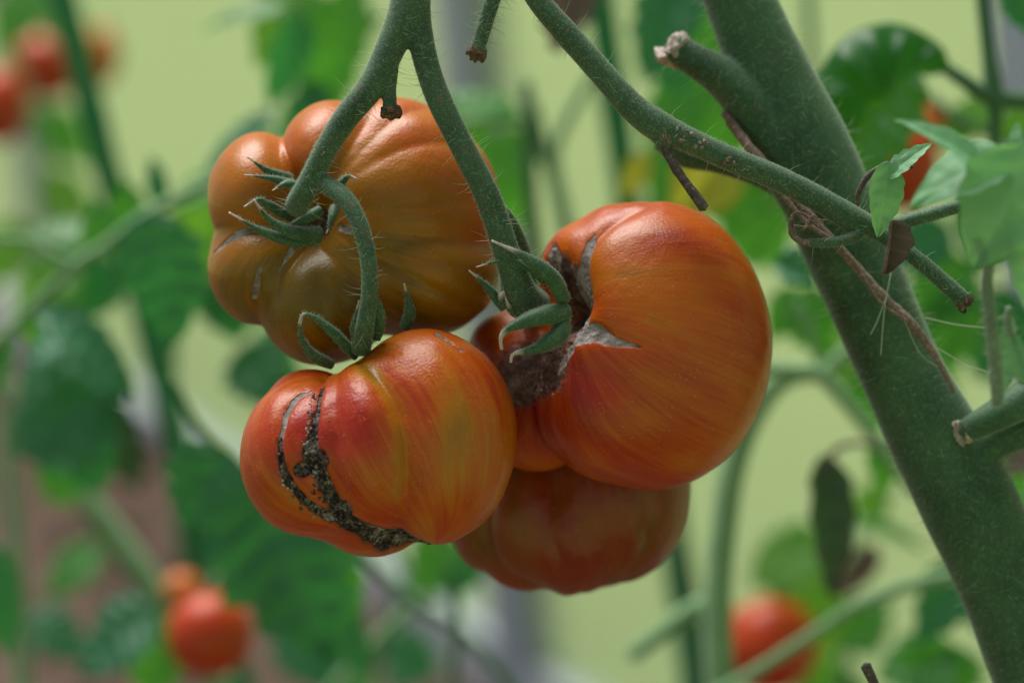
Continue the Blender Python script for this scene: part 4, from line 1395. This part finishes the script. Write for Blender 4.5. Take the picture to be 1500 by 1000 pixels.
# pale young shoot, nearer than the stem
ys = thing('young_shoot', 'pale green young shoot with soft leaves in front of the main stem', 'shoot', Pn([(1470, 600, 320)])[0])
sh = [Tube([(1462, 592, 470, 10), (1458, 540, 476, 10), (1452, 480, 482, 10), (1446, 420, 488, 9), (1445, 385, 492, 8), (1425, 330, 500, 7)], 14, 4, .05, 61),
      Tube([(1446, 400, 490, 8), (1455, 350, 500, 7), (1470, 300, 508, 6)], 12, 4, .05, 62),
      Tube([(1500, 560, 450, 9), (1490, 520, 455, 8), (1478, 480, 458, 7), (1478, 450, 460, 5)], 12, 4, .05, 63)]
M_YS = mat_stem('pale_young_stem', (0.11, 0.17, 0.10), (0.17, 0.24, 0.15), 0.3)
stem_mesh('stem', sh, M_YS, ys)
V, F = tube_hairs(sh, 14, 6, 7, 20)
mesh_obj('hairs', V, F, M_HAIR, ys, kind='stuff')
dS = D0 - 505 * S
leaflet(ys, (1480, 228), (1330, 282), 105, dS, (-.1, .75, .75), M_LP, lobes=.07, nl=4, curl=.22, fold=.12)
leaflet(ys, (1440, 245), (1322, 160), 44, dS - .002, (.5, .5, .8), M_LP, lobes=.07, nl=4, curl=.2, fold=.4)
leaflet(ys, (1515, 220), (1430, 390), 160, dS - .004, (.2, .45, 1), M_LP, lobes=.07, nl=4, curl=.2, fold=.14)
leaflet(ys, (1500, 330), (1530, 470), 80, dS, (.2, .2, 1), M_LP, lobes=.07, nl=4, curl=.2)
leaflet(ys, (1488, 262), (1488, 178), 34, dS + .004, (-.4, .2, .9), M_LP, lobes=.07, nl=4, curl=.15)
leaflet(ys, (1462, 580), (1482, 462), 42, dS + .012, (-.4, .1, 1), M_LP, lobes=.07, nl=4, curl=.05, fold=.3)
leaflet(ys, (1500, 560), (1478, 480), 40, dS + .008, (.4, .1, 1), M_LP, lobes=.07, nl=4, curl=.05, fold=.3)
# small drooping leaf with a withered tip at the stalk joint
sl = thing('small_leaf', 'small curled green leaf with a brown shrivelled tip at the stalk joint', 'leaf', Pn([(1290, 240, 200)])[0])
dq = D0 - 215 * S
stem_mesh('leaf_stalk', [Tube([(1338, 245, 205, 3), (1315, 240, 208, 4), (1288, 246, 210, 4.5), (1268, 262, 206, 5), (1257, 285, 200, 4), (1256, 300, 196, 3)], 9, 3, .15, 71)], M_DARKDRY, sl)
leaflet(sl, (1300, 236), (1290, 348), 56, dq, (.25, .1, 1), M_LP, curl=.12, fold=.3, name='blade', lobes=.08)
leaflet(sl, (1298, 262), (1362, 205), 36, dq, (-.2, .7, .8), M_LP, curl=.12, fold=.3, name='blade', lobes=.12)
leaflet(sl, (1302, 322), (1298, 402), 44, dq + .004, (.6, .1, 1), M_LB, curl=.16, fold=1.1, name='shrivelled_tip', lobes=.12, nl=3, roll=-.5)
# bare twig end at the bottom edge
tw = thing('twig_end', 'dark broken twig end poking up at the bottom edge', 'twig', Pn([(1300, 1060, 100)])[0])
stem_mesh('twig', [Tube([(1310, 1080, 100, 7), (1292, 1030, 102, 7), (1278, 995, 104, 7), (1268, 974, 105, 8)], 10, 3, .1, 73)], M_DARKDRY, tw)

# ------------------------------------------------------------------ blurred background tomatoes
BG = 'ripe tomatoes in the blurred background'


def bgtom(label, x, y, rx, ry, d, mat, pole=(0.1, 1, .3), rib=6, calyx=True):
    lb = [(x, y, zd(d), rx, ry, (rx + ry) / 2)]
    for i in range(rib):
        a = i * 2 * math.pi / rib + .4
        lb.append((x + rx * .22 * math.cos(a), y, zd(d) + rx * .22 * math.sin(a), rx * .8, ry * .96, rx * .8))
    r, inf = tomato('tomato', label, BG, (x, y, zd(d)), lb, 4, pole, mat, nu=72, nv=50, seed=random.randint(1, 99), wobble=1.0, dimples=())
    c = np.array([x, y - ry * .93, zd(d)])
    if calyx:
        for i in range(5):
            a = i * 2 * math.pi / 5 + .3
            e = c + np.array([math.cos(a) * rx * .6, ry * .18 - rx * .03, math.sin(a) * rx * .6])
            mpt = c + np.array([math.cos(a) * rx * .32, -ry * .04, math.sin(a) * rx * .32])
            sepal(r, [tuple(c), tuple(mpt), tuple(e)], rx * .30, (0, 1, .2), hairs=False)
        q = [(c[0], c[1] + 4, c[2], rx * .11), (c[0] + rx * .1, c[1] - ry * .4, c[2], rx * .09), (c[0] + rx * .35, c[1] - ry * .8, c[2] - 20, rx * .09)]
        stem_mesh('pedicel', [Tube(q, 8, 8, .05, 3)], M_BGSTEM, r)
    return r


bgtom('small blurred tomato, red orange, cut by the left edge of the picture', 0, 155, 36, 52, 1.55, M_TBG)
bgtom('blurred dull orange tomato just left of the tilted green stake', 68, 95, 52, 46, 1.75, M_TBG)
bgtom('pale orange blurred tomato just right of the tilted green stake', 146, 82, 24, 40, 1.75, M_TBO)
bgtom('blurred red tomato hanging low above the soil, bottom left', 308, 928, 60, 58, 1.22, M_TBG)
bgtom('small round orange tomato just above the low red tomato', 268, 866, 24, 24, 1.3, M_TBO, calyx=False)
bgtom('blurred bright red tomato at the bottom right behind a green stalk', 1128, 945, 66, 66, 1.32, M_TBG)
bgtom('orange tomato behind the pale young shoot and the arched leaf', 1322, 240, 50, 66, 1.22, M_TBG)
bgtom('yellowish orange tomato above the orange one behind the shoot', 1350, 185, 36, 32, 1.3, M_TBO, calyx=False)
